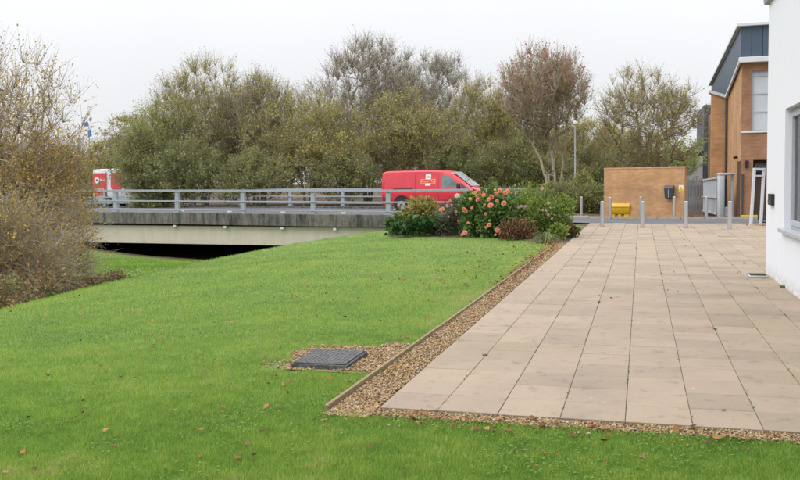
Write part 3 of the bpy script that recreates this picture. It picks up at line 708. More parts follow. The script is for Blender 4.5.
# roof sheet and white edges
def strip(poly_a, poly_b, name, mat, **k): return MB().prism(poly_a, poly_b).build(name, mat, bb, **k)
strip([L(SB - .25, TB - .22, zTop), L(SB - .25, TB - .22, zTop + .1), L(s712, TB - .22, top(s712) + .1), L(s712, TB - .22, top(s712))],
      [L(SB - .25, far_t, zTop), L(SB - .25, far_t, zTop + .1), L(s712, far_t, top(s712) + .1), L(s712, far_t, top(s712))], 'roof', 'clad_white')
MB().box(-.14, 13, -.30, .02, zBr - .005, zCl - .004).build('eave', 'clad_white', bb, 0.02)
strip([L(SB - .28, TB - .14, zBr), L(SB - .28, TB - .14, zBr + .13), L(s728, TB - .14, z99 + .12), L(s728, TB - .14, z99)],
      [L(SB - .28, TB - .062, zBr), L(SB - .28, TB - .062, zBr + .13), L(s728, TB - .062, z99 + .12), L(s728, TB - .062, z99)], 'side_eave', 'clad_white')
strip([L(sw - .12, twl - .1, zwl), L(sw - .12, twl - .1, zwl + .14), L(sw - .12, TB + .02, z99 + .12), L(sw - .12, TB + .02, z99 - .02)],
      [L(sw + .5, twl - .1, zwl), L(sw + .5, twl - .1, zwl + .14), L(sw + .5, TB + .02, z99 + .12), L(sw + .5, TB + .02, z99 - .02)], 'wing_eave', 'clad_white')
MB().tube(L(sw - .1, TB - .08, 0), L(sw - .1, TB - .08, z99), .045, n=8).build('downpipe', 'dark_grey', bb)
# tall stair window: frame and three pale panes
wf = MB()
h = [zw0, zw0 + (zw1 - zw0) * .315, zw0 + (zw1 - zw0) * .62, zw0 + (zw1 - zw0) * .92, zw1]
wfr = MB()
for z in h: wfr.box(tw0 - TB + .061, tw1 - TB - .061, .08, .16, z - .03, z + .03)
wfr.box(tw0 - TB + .002, tw0 - TB + .06, .08, .16, zw0, zw1); wfr.box(tw1 - TB - .06, tw1 - TB - .002, .08, .16, zw0, zw1)
wfo = wfr.build('stair_window', 'window_grey', bb)
for z0, z1 in zip(h[:3], h[1:4]): MB().box(tw0 - TB + .05, tw1 - TB - .05, .115, .13, z0 + .025, z1 - .025).build('pane', 'panel_pale', wfo)
MB().box(tw0 - TB + .05, tw1 - TB - .05, .115, .13, h[3] + .025, h[4] - .025).build('header_panel', 'window_grey', wfo)
MB().box(-.01, tw1 - TB + .1, -.05, -.002, zw0 - .1, zw0 - .01).build('sill', 'clad_white', wfo, 0.01)
# entrance recess
MB().box(td0 - TB + .05, td1 - TB - .05, .5, .56, 0.0, zd1 - .45).build('door', 'door_dark', bb)
sg = MB().box(td0 - TB + .06, td1 - TB - .02, .1, .16, zd1 - .5, zd1 - .12).build('name_board', 'black_plastic', bb, 0.01)
text_mesh('lettering', 'FOCUS', .26, 'letter', sg, Matrix.Translation((td0 - TB + .50, .098, zd1 - .31)) @ Matrix.Rotation(rad(90), 4, 'X'))
tl, zl = on_s(746.7, 164, SB)
MB().box(tl - TB - .07, tl - TB + .07, -.12, -.002, zl - .15, zl + .15).build('wall_lamp', 'black_plastic', bb, 0.02)
MB().tube((.06, -.06, 0), (.06, -.06, zl - .4), .045, n=8).build('cable_pipe', 'dark_grey', bb)
sd1, zd_ = on_t(740.6, 161, TB); sd0, _ = on_t(737.6, 161, TB)
MB().hexa([L(a, TB + b, c) for c in (0, zd_) for a, b in ((sd1, -.03), (sd0, -.03), (sd0, -.002), (sd1, -.002))]).build('side_door', 'door_dark', bb)
sk, zk = on_t(737.8, 157, TB)
MB().tube(L(sk, TB - .002, zk), L(sk - .05, TB - .16, zk - .03), .06, n=10).build('camera', 'black_plastic', bb)
MB().box(.02, td0 - TB + .3, -.2, -.06, -.04, .1).build('yellow_kerb', 'sign_yellow', bb, 0.01)

# dark commercial block beyond the gate
gb = empty('grey_building', at(700, 205, 78), -TH, 'dark slate clad building rising behind the gate', 'building')
g0 = at(684, 190, 78).x; g1 = at(703, 190, 78).x; g2 = at(735, 190, 78).x; gz1 = at(690, 142, 78).z; gz2 = at(705, 96, 78).z; Og = gb.location
MB().box(g0 - Og.x, g1 - Og.x - .01, 0, 10, -.2, gz1).build('low_block', 'slate_clad', gb)
MB().box(g1 - Og.x, g2 - Og.x, -.4, 10, -.2, gz2).build('high_block', 'slate_clad', gb)
for k in range(9): MB().box(g1 - Og.x + .3 + k * .42, g1 - Og.x + .36 + k * .42, -.46, -.402, 0, gz2 - .05).build('cladding_rib', 'slate_clad', gb)
MB().box(g0 - Og.x + .3, g0 - Og.x + 1.7, -.06, -.002, 1.8, gz1 - .5).build('white_panel', 'white_paint', gb)
for k in range(3): MB().box(g0 - Og.x + 2.0 + k * .55, g0 - Og.x + 2.35 + k * .55, -.05, -.002, 1.2, 3.4).build('window', 'dark_glass', gb)
MB().box(g0 - Og.x + 1.72, g0 - Og.x + 1.95, -.05, -.002, .2, gz1 - .4).build('brick_pier', 'brick_red_and_shaded', gb)

# left far building seen through the shrub
lb = empty('retail_unit', at(5, 190, 82), 0, 'long white unit with red roof edge behind the left shrub', 'building')
Ol = lb.location
xa, xb = at(-60, 180, 82).x - Ol.x, at(29, 180, 82).x - Ol.x; zt = at(10, 163, 82).z - Ol.z
MB().box(xa, xb, 0, 8, -1, zt).build('wall', 'white_paint', lb)
MB().box(xa - .2, xb + .2, -.3, 8.2, zt + .002, zt + .75).build('roof_fascia', 'light_red', lb)
for k in range(5): MB().box(xa + 1.1 + k * 1.8, xa + 2.2 + k * 1.8, -.05, -.002, .5, zt - .6).build('window', 'dark_glass', lb)
sb2 = empty('grey_kiosk', at(66, 192, 74), 0, 'small pale panelled block behind the yellow shrubs', 'building')
MB().box(-1.5, 1.5, 0, 3, -1, at(66, 157, 74).z - sb2.location.z).build('wall', 'slate_clad', sb2)
for r in range(3):
    for k in range(2): MB().box(-.55 + k * .6, -.05 + k * .6, -.05, -.002, .3 + r * .8, .9 + r * .8).build('pale_panel', 'panel_pale', sb2)
fl = empty('flag_pole', at(90, 190, 72), 0, 'slim pole with two blue flags above the yellow shrubs', 'flag')
Of = fl.location
MB().tube((0.12, 0, -1), (0.12, 0, at(88, 123.5, 72).z - Of.z), .05, .03, n=6).build('pole', 'galv', fl)
for (px, py, w_, h_) in ((86.3, 125, .3, .34), (89.6, 134, .28, .6)):
    c = at(px, py, 72) - Of; bm = MB(); n = 5
    A = [(c.x - w_ / 2 + w_ * i / n, .06 * math.sin(i * 1.7), c.z - h_ / 2 + .1 * i / n) for i in range(n + 1)]
    for i in range(n): bm.face([A[i], A[i + 1], (A[i + 1][0], A[i + 1][1], A[i + 1][2] + h_), (A[i][0], A[i][1], A[i][2] + h_)])
    bm.build('flag', 'blue_flag', fl)

# ------------------------------------------------------------------ free standing brick wall and what hangs on it
wl, wr = gnd(604, 216.2), gnd(684.5, 216.8)
ang_w = math.atan2(wr.y - wl.y, wr.x - wl.x); wlen = (wr - wl).length
wall = empty('brick_wall', wl, ang_w, 'free standing buff brick screen wall behind the bollards', 'wall')
hw = at(604.5, 168, wl.y).z
MB().box(0, wlen, 0, .33, -.1, hw - .075).build('brickwork', 'brick_buff', wall)
MB().box(-.01, wlen + .01, -.012, .342, hw - .074, hw).build('coping_course', 'brick_buff', wall)
def on_wall(px, py):
    d = ray(px, py); nrm = Vector((-math.sin(ang_w), math.cos(ang_w), 0)); k = nrm.dot(wl - Vector((0, 0, CAM_H))) / nrm.dot(d)
    p = Vector((0, 0, CAM_H)) + d * k; q = p - wl
    return q.x * math.cos(ang_w) + q.y * math.sin(ang_w), p.z
x, z = on_wall(670, 191.5)
bn = empty('litter_bin', wl + Matrix.Rotation(ang_w, 3, 'Z') @ Vector((x, 0, 0)) + Vector((0, 0, z - .28)), ang_w, 'dark grey hooded litter bin hung on the brick wall', 'bin')
MB().prism([(-.17, -.22, .0), (.17, -.22, .0), (.17, -.005, .0), (-.17, -.005, .0)], [(-.19, -.27, .4), (.19, -.27, .4), (.19, -.005, .4), (-.19, -.005, .4)]).build('body', 'dark_grey', bn, 0.015)
MB().prism([(-.2, -.29, .402), (.2, -.29, .402), (.2, -.004, .402), (-.2, -.004, .402)], [(-.19, -.2, .54), (.19, -.2, .54), (.19, -.004, .54), (-.19, -.004, .54)]).build('hood', 'dark_grey', bn, 0.02)
MB().box(-.012, .012, -.29, -.24, .02, .39).build('front_rib', 'galv', bn)
x, z = on_wall(681.2, 188.5)
ws = empty('warning_sign', wl + Matrix.Rotation(ang_w, 3, 'Z') @ Vector((x, 0, 0)) + Vector((0, 0, z - .13)), ang_w, 'small white and yellow warning plate on the brick wall', 'sign')
MB().box(-.1, .1, -.012, -.002, 0, .27).build('plate', 'white_paint', ws)
MB().prism([(-.09, -.016, .012), (.09, -.016, .012), (.09, -.016, .1), (.055, -.016, .1), (0, -.016, .22), (-.055, -.016, .1), (-.09, -.016, .1)], [(-.09, -.0125, .012), (.09, -.0125, .012), (.09, -.0125, .1), (.055, -.0125, .1), (0, -.0125, .22), (-.055, -.0125, .1), (-.09, -.0125, .1)]).build('yellow_triangle', 'sign_yellow', ws)
# grit bin
ga, gb_ = gnd(612.5, 215.9), gnd(630, 216.4)
gr = empty('grit_bin', ga.lerp(gb_, .5), ang_w, 'yellow plastic grit bin with lid standing by the brick wall', 'grit bin')
gw = (gb_ - ga).length / 2
MB().prism([(-gw * .86, -.25, .09), (gw * .86, -.25, .09), (gw * .86, .2, .09), (-gw * .86, .2, .09)], [(-gw * .97, -.32, .42), (gw * .97, -.32, .42), (gw * .97, .25, .42), (-gw * .97, .25, .42)]).build('body', 'yellow_plastic', gr, 0.03, smooth=True)
MB().prism([(-gw, -.35, .422), (gw, -.35, .422), (gw, .27, .422), (-gw, .27, .422)], [(-gw * .93, -.26, .58), (gw * .93, -.26, .58), (gw * .93, .24, .6), (-gw * .93, .24, .6)]).build('lid', 'yellow_plastic', gr, 0.025, smooth=True)
for x0, x1 in ((-.86, -.42), (-.16, .16), (.42, .86)): MB().box(gw * x0, gw * x1, -.24, .19, -.02, .088).build('foot', 'yellow_plastic', gr, 0.01)

# ------------------------------------------------------------------ gate and fence
pf = empty('palisade_fence', gnd(686, 212), 0, 'grey palisade fence with thin upright pales beside the brick wall', 'fence')
p0, p1 = at(685.5, 211, 41.2), at(704, 211, 41.6); zt = at(690, 178.8, 41.4).z; p0.z = p1.z = 0
for k in range(11):
    c = p0.lerp(p1, (k + .3) / 11)
    MB().prism([(c.x - .03, c.y - .01, .05), (c.x + .03, c.y - .01, .05), (c.x + .03, c.y + .012, .05), (c.x - .03, c.y + .012, .05)], [(c.x - .03, c.y - .01, zt), (c.x + .03, c.y - .01, zt), (c.x + .03, c.y + .012, zt), (c.x - .03, c.y + .012, zt)]).build('pale', 'galv', pf, shift=pf.location)
for z in (.35, zt - .12): MB().tube((p0.x, p0.y + .04, z), (p1.x, p1.y + .04, z), .03, n=4).build('rail', 'galv', pf, shift=pf.location)
gt = empty('sliding_gate', gnd(710, 214), 0, 'pale grey sheeted gate leaf standing open beside the gate post', 'gate')
a = gnd(703, 212.5); b = gnd(716.5, 216.3); za = at(703, 179.3, a.y).z; zb = at(717, 177, b.y).z
for k in range(6):
    u0, u1 = k / 6, (k + 1) / 6 - .012
    A, B = a.lerp(b, u0), a.lerp(b, u1); z0, z1 = za + (zb - za) * u0, za + (zb - za) * u1
    dy = Vector((.035, .012, 0))
    MB().hexa([A + Vector((0, 0, .06)), B + Vector((0, 0, .06)), B + dy + Vector((0, 0, .06)), A + dy + Vector((0, 0, .06)), A + Vector((0, 0, z0)), B + Vector((0, 0, z1)), B + dy + Vector((0, 0, z1)), A + dy + Vector((0, 0, z0))]).build('sheet_panel', 'gate_grey', gt, shift=gt.location)
for fz in (.06, .48, .97):
    A, B = a + Vector((-.05, -.03, za * fz)), b + Vector((-.05, -.03, zb * fz))
    MB().tube(A, B, .035, n=4).build('rail', 'gate_grey', gt, shift=gt.location)
gp = empty('gate_post', gnd(725, 216.3), 0, 'pale grey boxed gate post with rounded arch beside the brick building', 'gate post')
Op = gp.location; Yp = Op.y
x0 = at(718, 200, Yp).x; x1 = at(723.5, 200, Yp).x; x2 = at(731, 200, Yp).x; x3 = at(733.3, 200, Yp).x; zt = at(722, 173, Yp).z; w_ = x1 - x0
MB().box(x0, x1, Yp - .15, Yp + .15, -.05, zt - .1).build('motor_box', 'gate_grey', gp, 0.03, shift=Op, smooth=True)
MB().box(x2, x3, Yp - .06, Yp + .06, -.05, zt - .1).build('slim_post', 'gate_grey', gp, 0.015, shift=Op)
MB().box(x0 - .01, x3 + .01, Yp - .16, Yp + .16, zt - .098, zt).build('arch_cap', 'gate_grey', gp, 0.035, shift=Op, smooth=True)
MB().box(x1 + .06, x2 - .12, Yp + .2, Yp + .26, 0.1, zt - .25).build('roller_guard', 'dark_grey', gp, shift=Op)
MB().box(x1 + .02, x2 - .14, Yp - .1, Yp + .1, 0.0, .4).build('roller_block', 'gate_grey', gp, 0.02, shift=Op)
MB().lathe([(.04, 0), (.04, .06), (.015, .09)], 8, (x0 + w_ * .9, Yp, zt + .001)).build('beacon', 'light_red', gp, shift=Op)

# hoop frame by the entrance
hf = empty('goal_frame', gnd(752, 224), 0, 'tall pale metal hoop frame standing before the brick entrance', 'frame')
Yh = gnd(750.5, 224.3).y; Oh = hf.location
A0, A1, C0, C1 = at(750.8, 224.3, Yh), at(754.3, 170.5, Yh), at(760.8, 220.0, Yh + .5), at(763.8, 170.5, Yh + .5)
def beam(a, b, r, name):
    d = (b - a).normalized(); u = Vector((1, .0, 0)); u = (u - d * u.dot(d)).normalized(); v = d.cross(u)
    MB().prism([a + u * i * r + v * j * r for i, j in ((-1, -1), (1, -1), (1, 1), (-1, 1))], [b + u * i * r + v * j * r for i, j in ((-1, -1), (1, -1), (1, 1), (-1, 1))]).build(name, 'frame_white', hf, 0.008, shift=Oh)
A0.z -= .03; C0.z = -.05
beam(A0, A1, .045, 'leg'); beam(C0, C1, .045, 'leg')
e = (C1 - A1).normalized()
def xbeam(a, b, r, name):
    d = (b - a).normalized(); u = Vector((0, 0, 1)); v = d.cross(u)
    MB().prism([a + u * i * r + v * j * r for i, j in ((-1, -1), (1, -1), (1, 1), (-1, 1))], [b + u * i * r + v * j * r for i, j in ((-1, -1), (1, -1), (1, 1), (-1, 1))]).build(name, 'frame_white', hf, 0.006, shift=Oh)
xbeam(A1 - e * .045 + Vector((0, 0, .0445)), C1 + e * .045 + Vector((0, 0, .0445)), .042, 'top_bar')
xbeam(A1 + e * .05 - Vector((0, 0, .19)), C1 - e * .05 - Vector((0, 0, .19)), .03, 'cross_bar')
c = gnd(762.5, 222.6)
fb = empty('floodlight', c, rad(-14), 'small black floodlight box on the ground beside the hoop frame', 'floodlight')
MB().box(-.16, .16, -.08, .08, .08, .34).build('housing', 'black_plastic', fb, 0.02)
MB().box(-.12, .12, -.086, -.081, .12, .30).build('lens', 'dark_glass', fb)
MB().box(-.1, .1, -.1, .1, -.03, .03).build('foot', 'black_plastic', fb); MB().box(-.02, .02, -.03, .03, .0305, .0795).build('bracket', 'black_plastic', fb)

# ------------------------------------------------------------------ bollards
def bollard():
    r = empty('bollard')
    MB().lathe([(.07, -.05), (.07, .001), (.066, .004), (.066, .86)], 20).build('tube', 'steel', r, smooth=True)
    MB().lathe([(.066, .8605), (.064, .885), (.05, .897), (.0, .9)], 20).build('cap', 'steel', r, smooth=True)
    MB().lathe([(.085, -.02), (.085, .004), (.071, .006)], 20).build('collar', 'dark_grey', r)
    return r
B_ = [((602.1, 226.5), 'steel bollard on the paving edge in front of the yellow grit bin'), ((642.3, 227.5), 'steel bollard on the paving edge before the middle of the brick wall'),
      ((685.9, 228.1), 'steel bollard on the paving edge before the right end of the brick wall'), ((729.6, 228.8), 'steel bollard on the paving edge in front of the grey gate post'),
      ((565.5, 222.0), 'steel bollard half hidden by the flower bed plants'), ((581.3, 216.5), 'steel bollard beyond the road before the dark hedge'),
      ((610, 218.2), 'steel bollard beyond the road at the left end of the brick wall'), ((640.6, 217.6), 'steel bollard beyond the road directly behind a nearer bollard'),
      ((674, 218.2), 'steel bollard beyond the road below the litter bin'), ((706.3, 218.2), 'steel bollard beyond the road in front of the open gate leaf')]
b0 = None
for (px, py), lab in B_:
    if b0 is None: o = b0 = bollard()
    else: o = copy_tree(b0)
    g = gnd(px, py); o.location = (g.x, g.y, 0.0); o.rotation_euler = (rad(random.uniform(-.6, .6)), rad(random.uniform(-.6, .6)), 0)
    tag(o, lab, 'bollard', 'steel bollards')

# lamp post by the hedge
lp = empty('lamp_post', at(575.3, 206, 44) * 1.0, 0, 'slim grey lamp post with small round head before the multi stem tree', 'lamp post')
lp.location.z = 0.0; lh = at(575, 125, 44).z
MB().lathe([(.07, -.1), (.07, .9), (.045, .95), (.04, lh)], 12).build('pole', 'galv', lp, smooth=True)
MB().lathe([(.05, lh + .001), (.10, lh + .04), (.11, lh + .14), (.07, lh + .2), (0, lh + .22)], 14).build('lamp_head', 'frame_white', lp, smooth=True)
MB().box(-.035, .035, -.085, -.06, .3, .7).build('access_door', 'galv', lp)

# ------------------------------------------------------------------ vans
def van(name, label, loc, rz, paint, L_=5.0, Hh=1.96, W=1.92):
    r = empty(name, loc, rz, label, 'van')
    hw = W / 2
    # stations along the length: x, floor z, belt z, roof z, half width at belt, half width at roof
    st = [(0.0, .48, 1.0, Hh - .2, hw * .94, hw * .82), (.04, .36, 1.0, Hh - .08, hw * .98, hw * .855), (.2, .30, 1.0, Hh - .015, hw, hw * .875), (1.2, .28, 1.0, Hh, hw, hw * .88), (2.4, .28, 1.0, Hh, hw, hw * .88),
          (3.05, .28, 1.0, Hh - .03, hw, hw * .87), (3.42, .28, 1.0, Hh - .11, hw, hw * .85), (3.8, .28, .99, 1.62, hw, hw * .84), (4.2, .28, .97, 1.30, hw * .99, hw * .85), (4.42, .28, .95, 1.14, hw * .98, hw * .86), (4.7, .27, .9, 1.05, hw * .94, hw * .84), (4.9, .29, .78, .92, hw * .86, hw * .76), (L_, .36, .62, .72, hw * .72, hw * .66)]
    def sec(x):
        for a, b in zip(st, st[1:]):
            if a[0] <= x <= b[0]:
                k = (x - a[0]) / (b[0] - a[0]); return [u + (v - u) * k for u, v in zip(a, b)]
        return list(st[-1])
    def ring(q):
        x, f, bz, rz_, wb_, wr_ = q
        c = .10
        half = [(wb_ * .93, f), (wb_ * .99, f + .12), (wb_, bz - .1), (wb_ * .995, bz), (wb_ + (wr_ - wb_) * .75, bz + (rz_ - bz) * .72), (wr_ * 1.0, rz_ - c * .75 if rz_ - bz > .3 else bz + (rz_ - bz) * .82), (wr_ * .93, rz_ - .018), (wr_ * .5, rz_ + .008)]
        return [(x, -y, z) for y, z in half] + [(x, y, z) for y, z in half[::-1]]
    bm = bmesh.new(); xsn = sorted(set([q[0] for q in st] + list(np.linspace(.4, 4.6, 24))))
    R_ = [[bm.verts.new(p) for p in ring(sec(x))] for x in xsn]
    n = len(R_[0])
    for A, B in zip(R_, R_[1:]):
        for i in range(n): bm.faces.new((A[i], A[(i + 1) % n], B[(i + 1) % n], B[i]))
    bm.faces.new(R_[0][::-1]); bm.faces.new(R_[-1])
    bmesh.ops.recalc_face_normals(bm, faces=bm.faces)
    me = bpy.data.meshes.new('body'); bm.to_mesh(me); bm.free()
    for p in me.polygons: p.use_smooth = True
    me.set_sharp_from_angle(angle=rad(35)); me.materials.append(MATS[paint])
    body = link('body', me, r)
    def sidey(x, z):
        pts = ring(sec(x))[:8]
        for a, b in zip(pts, pts[1:]):
            if a[2] <= z <= b[2]: k = (z - a[2]) / (b[2] - a[2]); return a[1] + (b[1] - a[1]) * k
        return pts[-1][1]
    def panel(name, poly, mat, parent, off=.006, sub=1, side=-1):
        m = MB(); A, B = [], []
        P = []
        for a, b in zip(poly, poly[1:] + poly[:1]):
            for k in range(sub): P.append((a[0] + (b[0] - a[0]) * k / sub, a[1] + (b[1] - a[1]) * k / sub))
        for x, z in P:
            y = sidey(x, z); A.append((x, (y - off) * (-side), z)); B.append((x, (y + .03) * (-side), z))
        m.prism(A, B); return m.build(name, mat, parent)
    def seam(pts, parent):
        for a, b in zip(pts, pts[1:]):
            m = MB(); P = []
            n_ = 6
            for k in range(n_ + 1):
                x = a[0] + (b[0] - a[0]) * k / n_; z = a[1] + (b[1] - a[1]) * k / n_; P.append((x, sidey(x, z) - .003, z))
            for u, v in zip(P, P[1:]): m.tube(u, v, .008, n=4)
            m.build('door_seam', 'dark_grey', parent)
    return r, body, panel, seam, sidey
vz = float(road_z(0)) + 0.015
vr, vb, vpanel, vseam, vsidey = van('delivery_van', 'red delivery van driving over the bridge behind the railing', PQ(2.75, 6.0 + .96, vz), math.atan2(-BE[1], -BE[0]), 'van_red')
# cab window and windscreen, trims, door seams
wq = vpanel('side_window', [(3.02, 1.10), (3.98, 1.10), (3.86, 1.24), (3.62, 1.47), (3.38, 1.66), (3.28, 1.70), (3.06, 1.72)], 'van_glass', vr, .01, 2)
vpanel('quarter_glass', [(4.02, 1.09), (4.34, 1.04), (4.20, 1.14), (3.93, 1.36), (3.92, 1.32)], 'dark_grey', vr, .009, 2)
m = MB()
m.prism([(3.52, -.66, 1.85), (4.40, -.72, 1.175), (4.40, .72, 1.175), (3.52, .66, 1.85)], [(3.52, -.66, 1.872), (4.40, -.72, 1.197), (4.40, .72, 1.197), (3.52, .66, 1.872)])
m.build('windscreen', 'windscreen', vr)
vpanel('lower_trim', [(.75, .30), (4.75, .30), (4.72, .50), (.72, .52)], 'dark_grey', vr, .012, 6)
vpanel('rear_bumper', [(.06, .42), (.55, .34), (.55, .68), (.06, .72)], 'dark_grey', vr, .012, 2)
vpanel('door_track', [(.62, 1.075), (1.62, 1.075), (1.62, 1.12), (.62, 1.12)], 'black_plastic', vr, .006, 4)
vpanel('side_recess_panel', [(.45, 1.20), (1.55, 1.20), (1.55, 1.72), (.55, 1.72), (.43, 1.6)], 'van_red', vr, .005, 2)
vseam([(1.72, .55), (1.72, 1.8)], vr); vseam([(2.88, .55), (2.86, 1.78)], vr); vseam([(3.98, .56), (4.02, 1.06)], vr)
vseam([(1.72, 1.8), (2.86, 1.78)], vr)
vpanel('door_handle', [(2.93, .98), (3.12, .98), (3.12, 1.02), (2.93, 1.02)], 'black_plastic', vr, .03, 1)
vpanel('tail_light', [(.055, .95), (.16, .95), (.16, 1.5), (.1, 1.5)], 'light_red', vr, .008, 1)
vpanel('headlight', [(4.45, .72), (4.78, .70), (4.72, .86), (4.42, .90)], 'panel_pale', vr, .012, 2)
MB().prism([(3.84, -1.02, 1.06), (3.98, -1.02, 1.06), (3.98, -1.22, 1.05), (3.84, -1.22, 1.05)], [(3.82, -1.0, 1.34), (3.96, -1.0, 1.32), (3.94, -1.2, 1.30), (3.82, -1.2, 1.32)]).build('wing_mirror', 'black_plastic', vr, .02, smooth=True)
for x in (1.05, 4.0):
    for sgn in (-1, 1):
        y = .80 * sgn
        m = MB(); m.lathe([(.40, 0), (.40, .175)], 28, (x, .84 * sgn if sgn > 0 else -.84 - .175, .40), axis='Y'); m.build('wheel_arch', 'black_plastic', vr)
        w = MB().lathe([(.20, -.11), (.30, -.115), (.335, -.09), (.335, .09), (.30, .115), (.20, .11)], 28, (x, sgn * .92, .335), axis='Y').build('wheel', 'tyre', vr, smooth=True)
        MB().lathe([(.2, -.128), (.205, .128)], 20, (x, sgn * .92, .335), axis='Y').build('rim', 'hub', w)
        MB().lathe([(.07, -.136), (.06, .136)], 12, (x, sgn * .92, .335), axis='Y').build('hub_cap', 'dark_grey', w)
# side print: white square with orange emblem, outlined plate with yellow lettering, white foot
def decal(name, x0, x1, z0, z1, mat, off, parent=vr): return vpanel(name, [(x0, z0), (x1, z0), (x1, z1), (x0, z1)], mat, parent, off)
cx, cz = 2.36, 1.45
decal('emblem_square', cx - .12, cx + .14, cz + .09, cz + .32, 'white_paint', .005)
decal('plate_outline', cx - .36, cx + .36, cz - .115, cz + .088, 'print_pale', .004)
pl = decal('plate', cx - .34, cx + .34, cz - .095, cz + .068, 'van_red', .0065)
decal('plate_foot', cx - .14, cx + .12, cz - .22, cz - .117, 'white_paint', .005)
yy = vsidey(cx, cz + .2)
for dx, dz, w_, h_ in ((0.01, .15, .1, .05), (-.03, .205, .022, .03), (.01, .21, .022, .04), (.05, .205, .022, .03)):
    decal('emblem', cx + dx - w_ / 2, cx + dx + w_ / 2, cz + dz - .0, cz + dz + h_, 'print_orange', .009)
tilt = math.atan2(vsidey(cx, cz + .1) - vsidey(cx, cz - .1), .2)
text_mesh('lettering', 'Royal Mail', .165, 'print_yellow', vr, Matrix.Translation((cx, vsidey(cx, cz - .015) - .009, cz - .015)) @ Matrix.Rotation(rad(90) - tilt, 4, 'X'))

# white and red van far left
fa = at(100.5, 190, 54); fz = 0.42
v2, vb2, p2, s2_, y2 = van('panel_van', 'white van with red side panels beyond the left end of the bridge', (fa.x, fa.y, fz), rad(-12), 'white_paint', Hh=2.38)
v2.scale = (1.0, 1.0, 1.0)
p2('red_panel', [(.06, .75), (1.0, .75), (1.0, 2.12), (.14, 2.12), (.06, 2.0)], 'van_red', v2, .05, 4)
p2('red_panel', [(1.3, 1.25), (1.45, 1.1), (2.0, 1.1), (2.0, 2.12), (1.3, 2.12)], 'van_red', v2, .05, 4)
pr = [(.36 + .17 * math.cos(a), 1.68 + .2 * math.sin(a)) for a in np.linspace(0, 2 * math.pi, 15)[:-1]]
p2('round_emblem', pr, 'white_paint', v2, .065)
p2('emblem_mark', [(.31, 1.62), (.42, 1.62), (.42, 1.74), (.31, 1.74)], 'dark_grey', v2, .075)
for k in range(5): p2('letter_mark', [(.60 + k * .075, 1.64), (.65 + k * .075, 1.64), (.65 + k * .075, 1.76 - .03 * (k % 2)), (.60 + k * .075, 1.76 - .03 * (k % 2))], 'white_paint', v2, .065)
p2('letter_mark', [(.2, 1.1), (.85, 1.1), (.85, 1.15), (.2, 1.15)], 'print_pale', v2, .06); p2('letter_mark', [(.2, .95), (.8, .95), (.8, 1.0), (.2, 1.0)], 'print_pale', v2, .06)
p2('side_window', [(3.02, 1.10), (3.9, 1.10), (3.6, 1.55), (3.06, 1.72)], 'van_glass', v2, .01, 2)
for x in (1.05, 4.0):
    for sgn in (-1, 1):
        w = MB().lathe([(.20, -.11), (.30, -.115), (.335, -.09), (.335, .09), (.30, .115), (.20, .11)], 20, (x, sgn * .92, .335), axis='Y').build('wheel', 'tyre', v2, smooth=True)
        MB().lathe([(.2, -.128), (.205, .128)], 16, (x, sgn * .92, .335), axis='Y').build('rim', 'hub', w)
# ------------------------------------------------------------------ vegetation tools
def unit(v): return v / (np.linalg.norm(v, axis=-1, keepdims=True) + 1e-9)
def tubes(P0, P1, R0, R1, n):
    d = unit(P1 - P0); a = np.where(np.abs(d[:, 2:3]) < .9, np.array([[0, 0, 1.]]), np.array([[1., 0, 0]]))
    u = unit(np.cross(d, a)); v = np.cross(d, u); M = len(P0)
    th = np.arange(n) * 2 * math.pi / n
    off = u[:, None] * np.cos(th)[None, :, None] + v[:, None] * np.sin(th)[None, :, None]
    V = np.concatenate([P0[:, None] + off * R0[:, None, None], P1[:, None] + off * R1[:, None, None]], 1).reshape(-1, 3)
    i = np.arange(n); j = (i + 1) % n
    q = np.stack([i, j, j + n, i + n], -1)
    F = (q[None] + (np.arange(M) * 2 * n)[:, None, None]).reshape(-1, 4)
    return V, F
def leaf_quads(C, U, size, ratio=0.55, rng=RNG):
    n = len(C); r = unit(rng.normal(size=(n, 3))); W = unit(np.cross(U, r)); Nn = np.cross(U, W)
    s = size[:, None]
    A = C; B = C + U * s * .5 + W * s * ratio * .5 + Nn * s * .08; T = C + U * s; D = C + U * s * .5 - W * s * ratio * .5 + Nn * s * .08
    V = np.stack([A, B, T, D], 1).reshape(-1, 3)
    return V, np.arange(n * 4).reshape(n, 4)
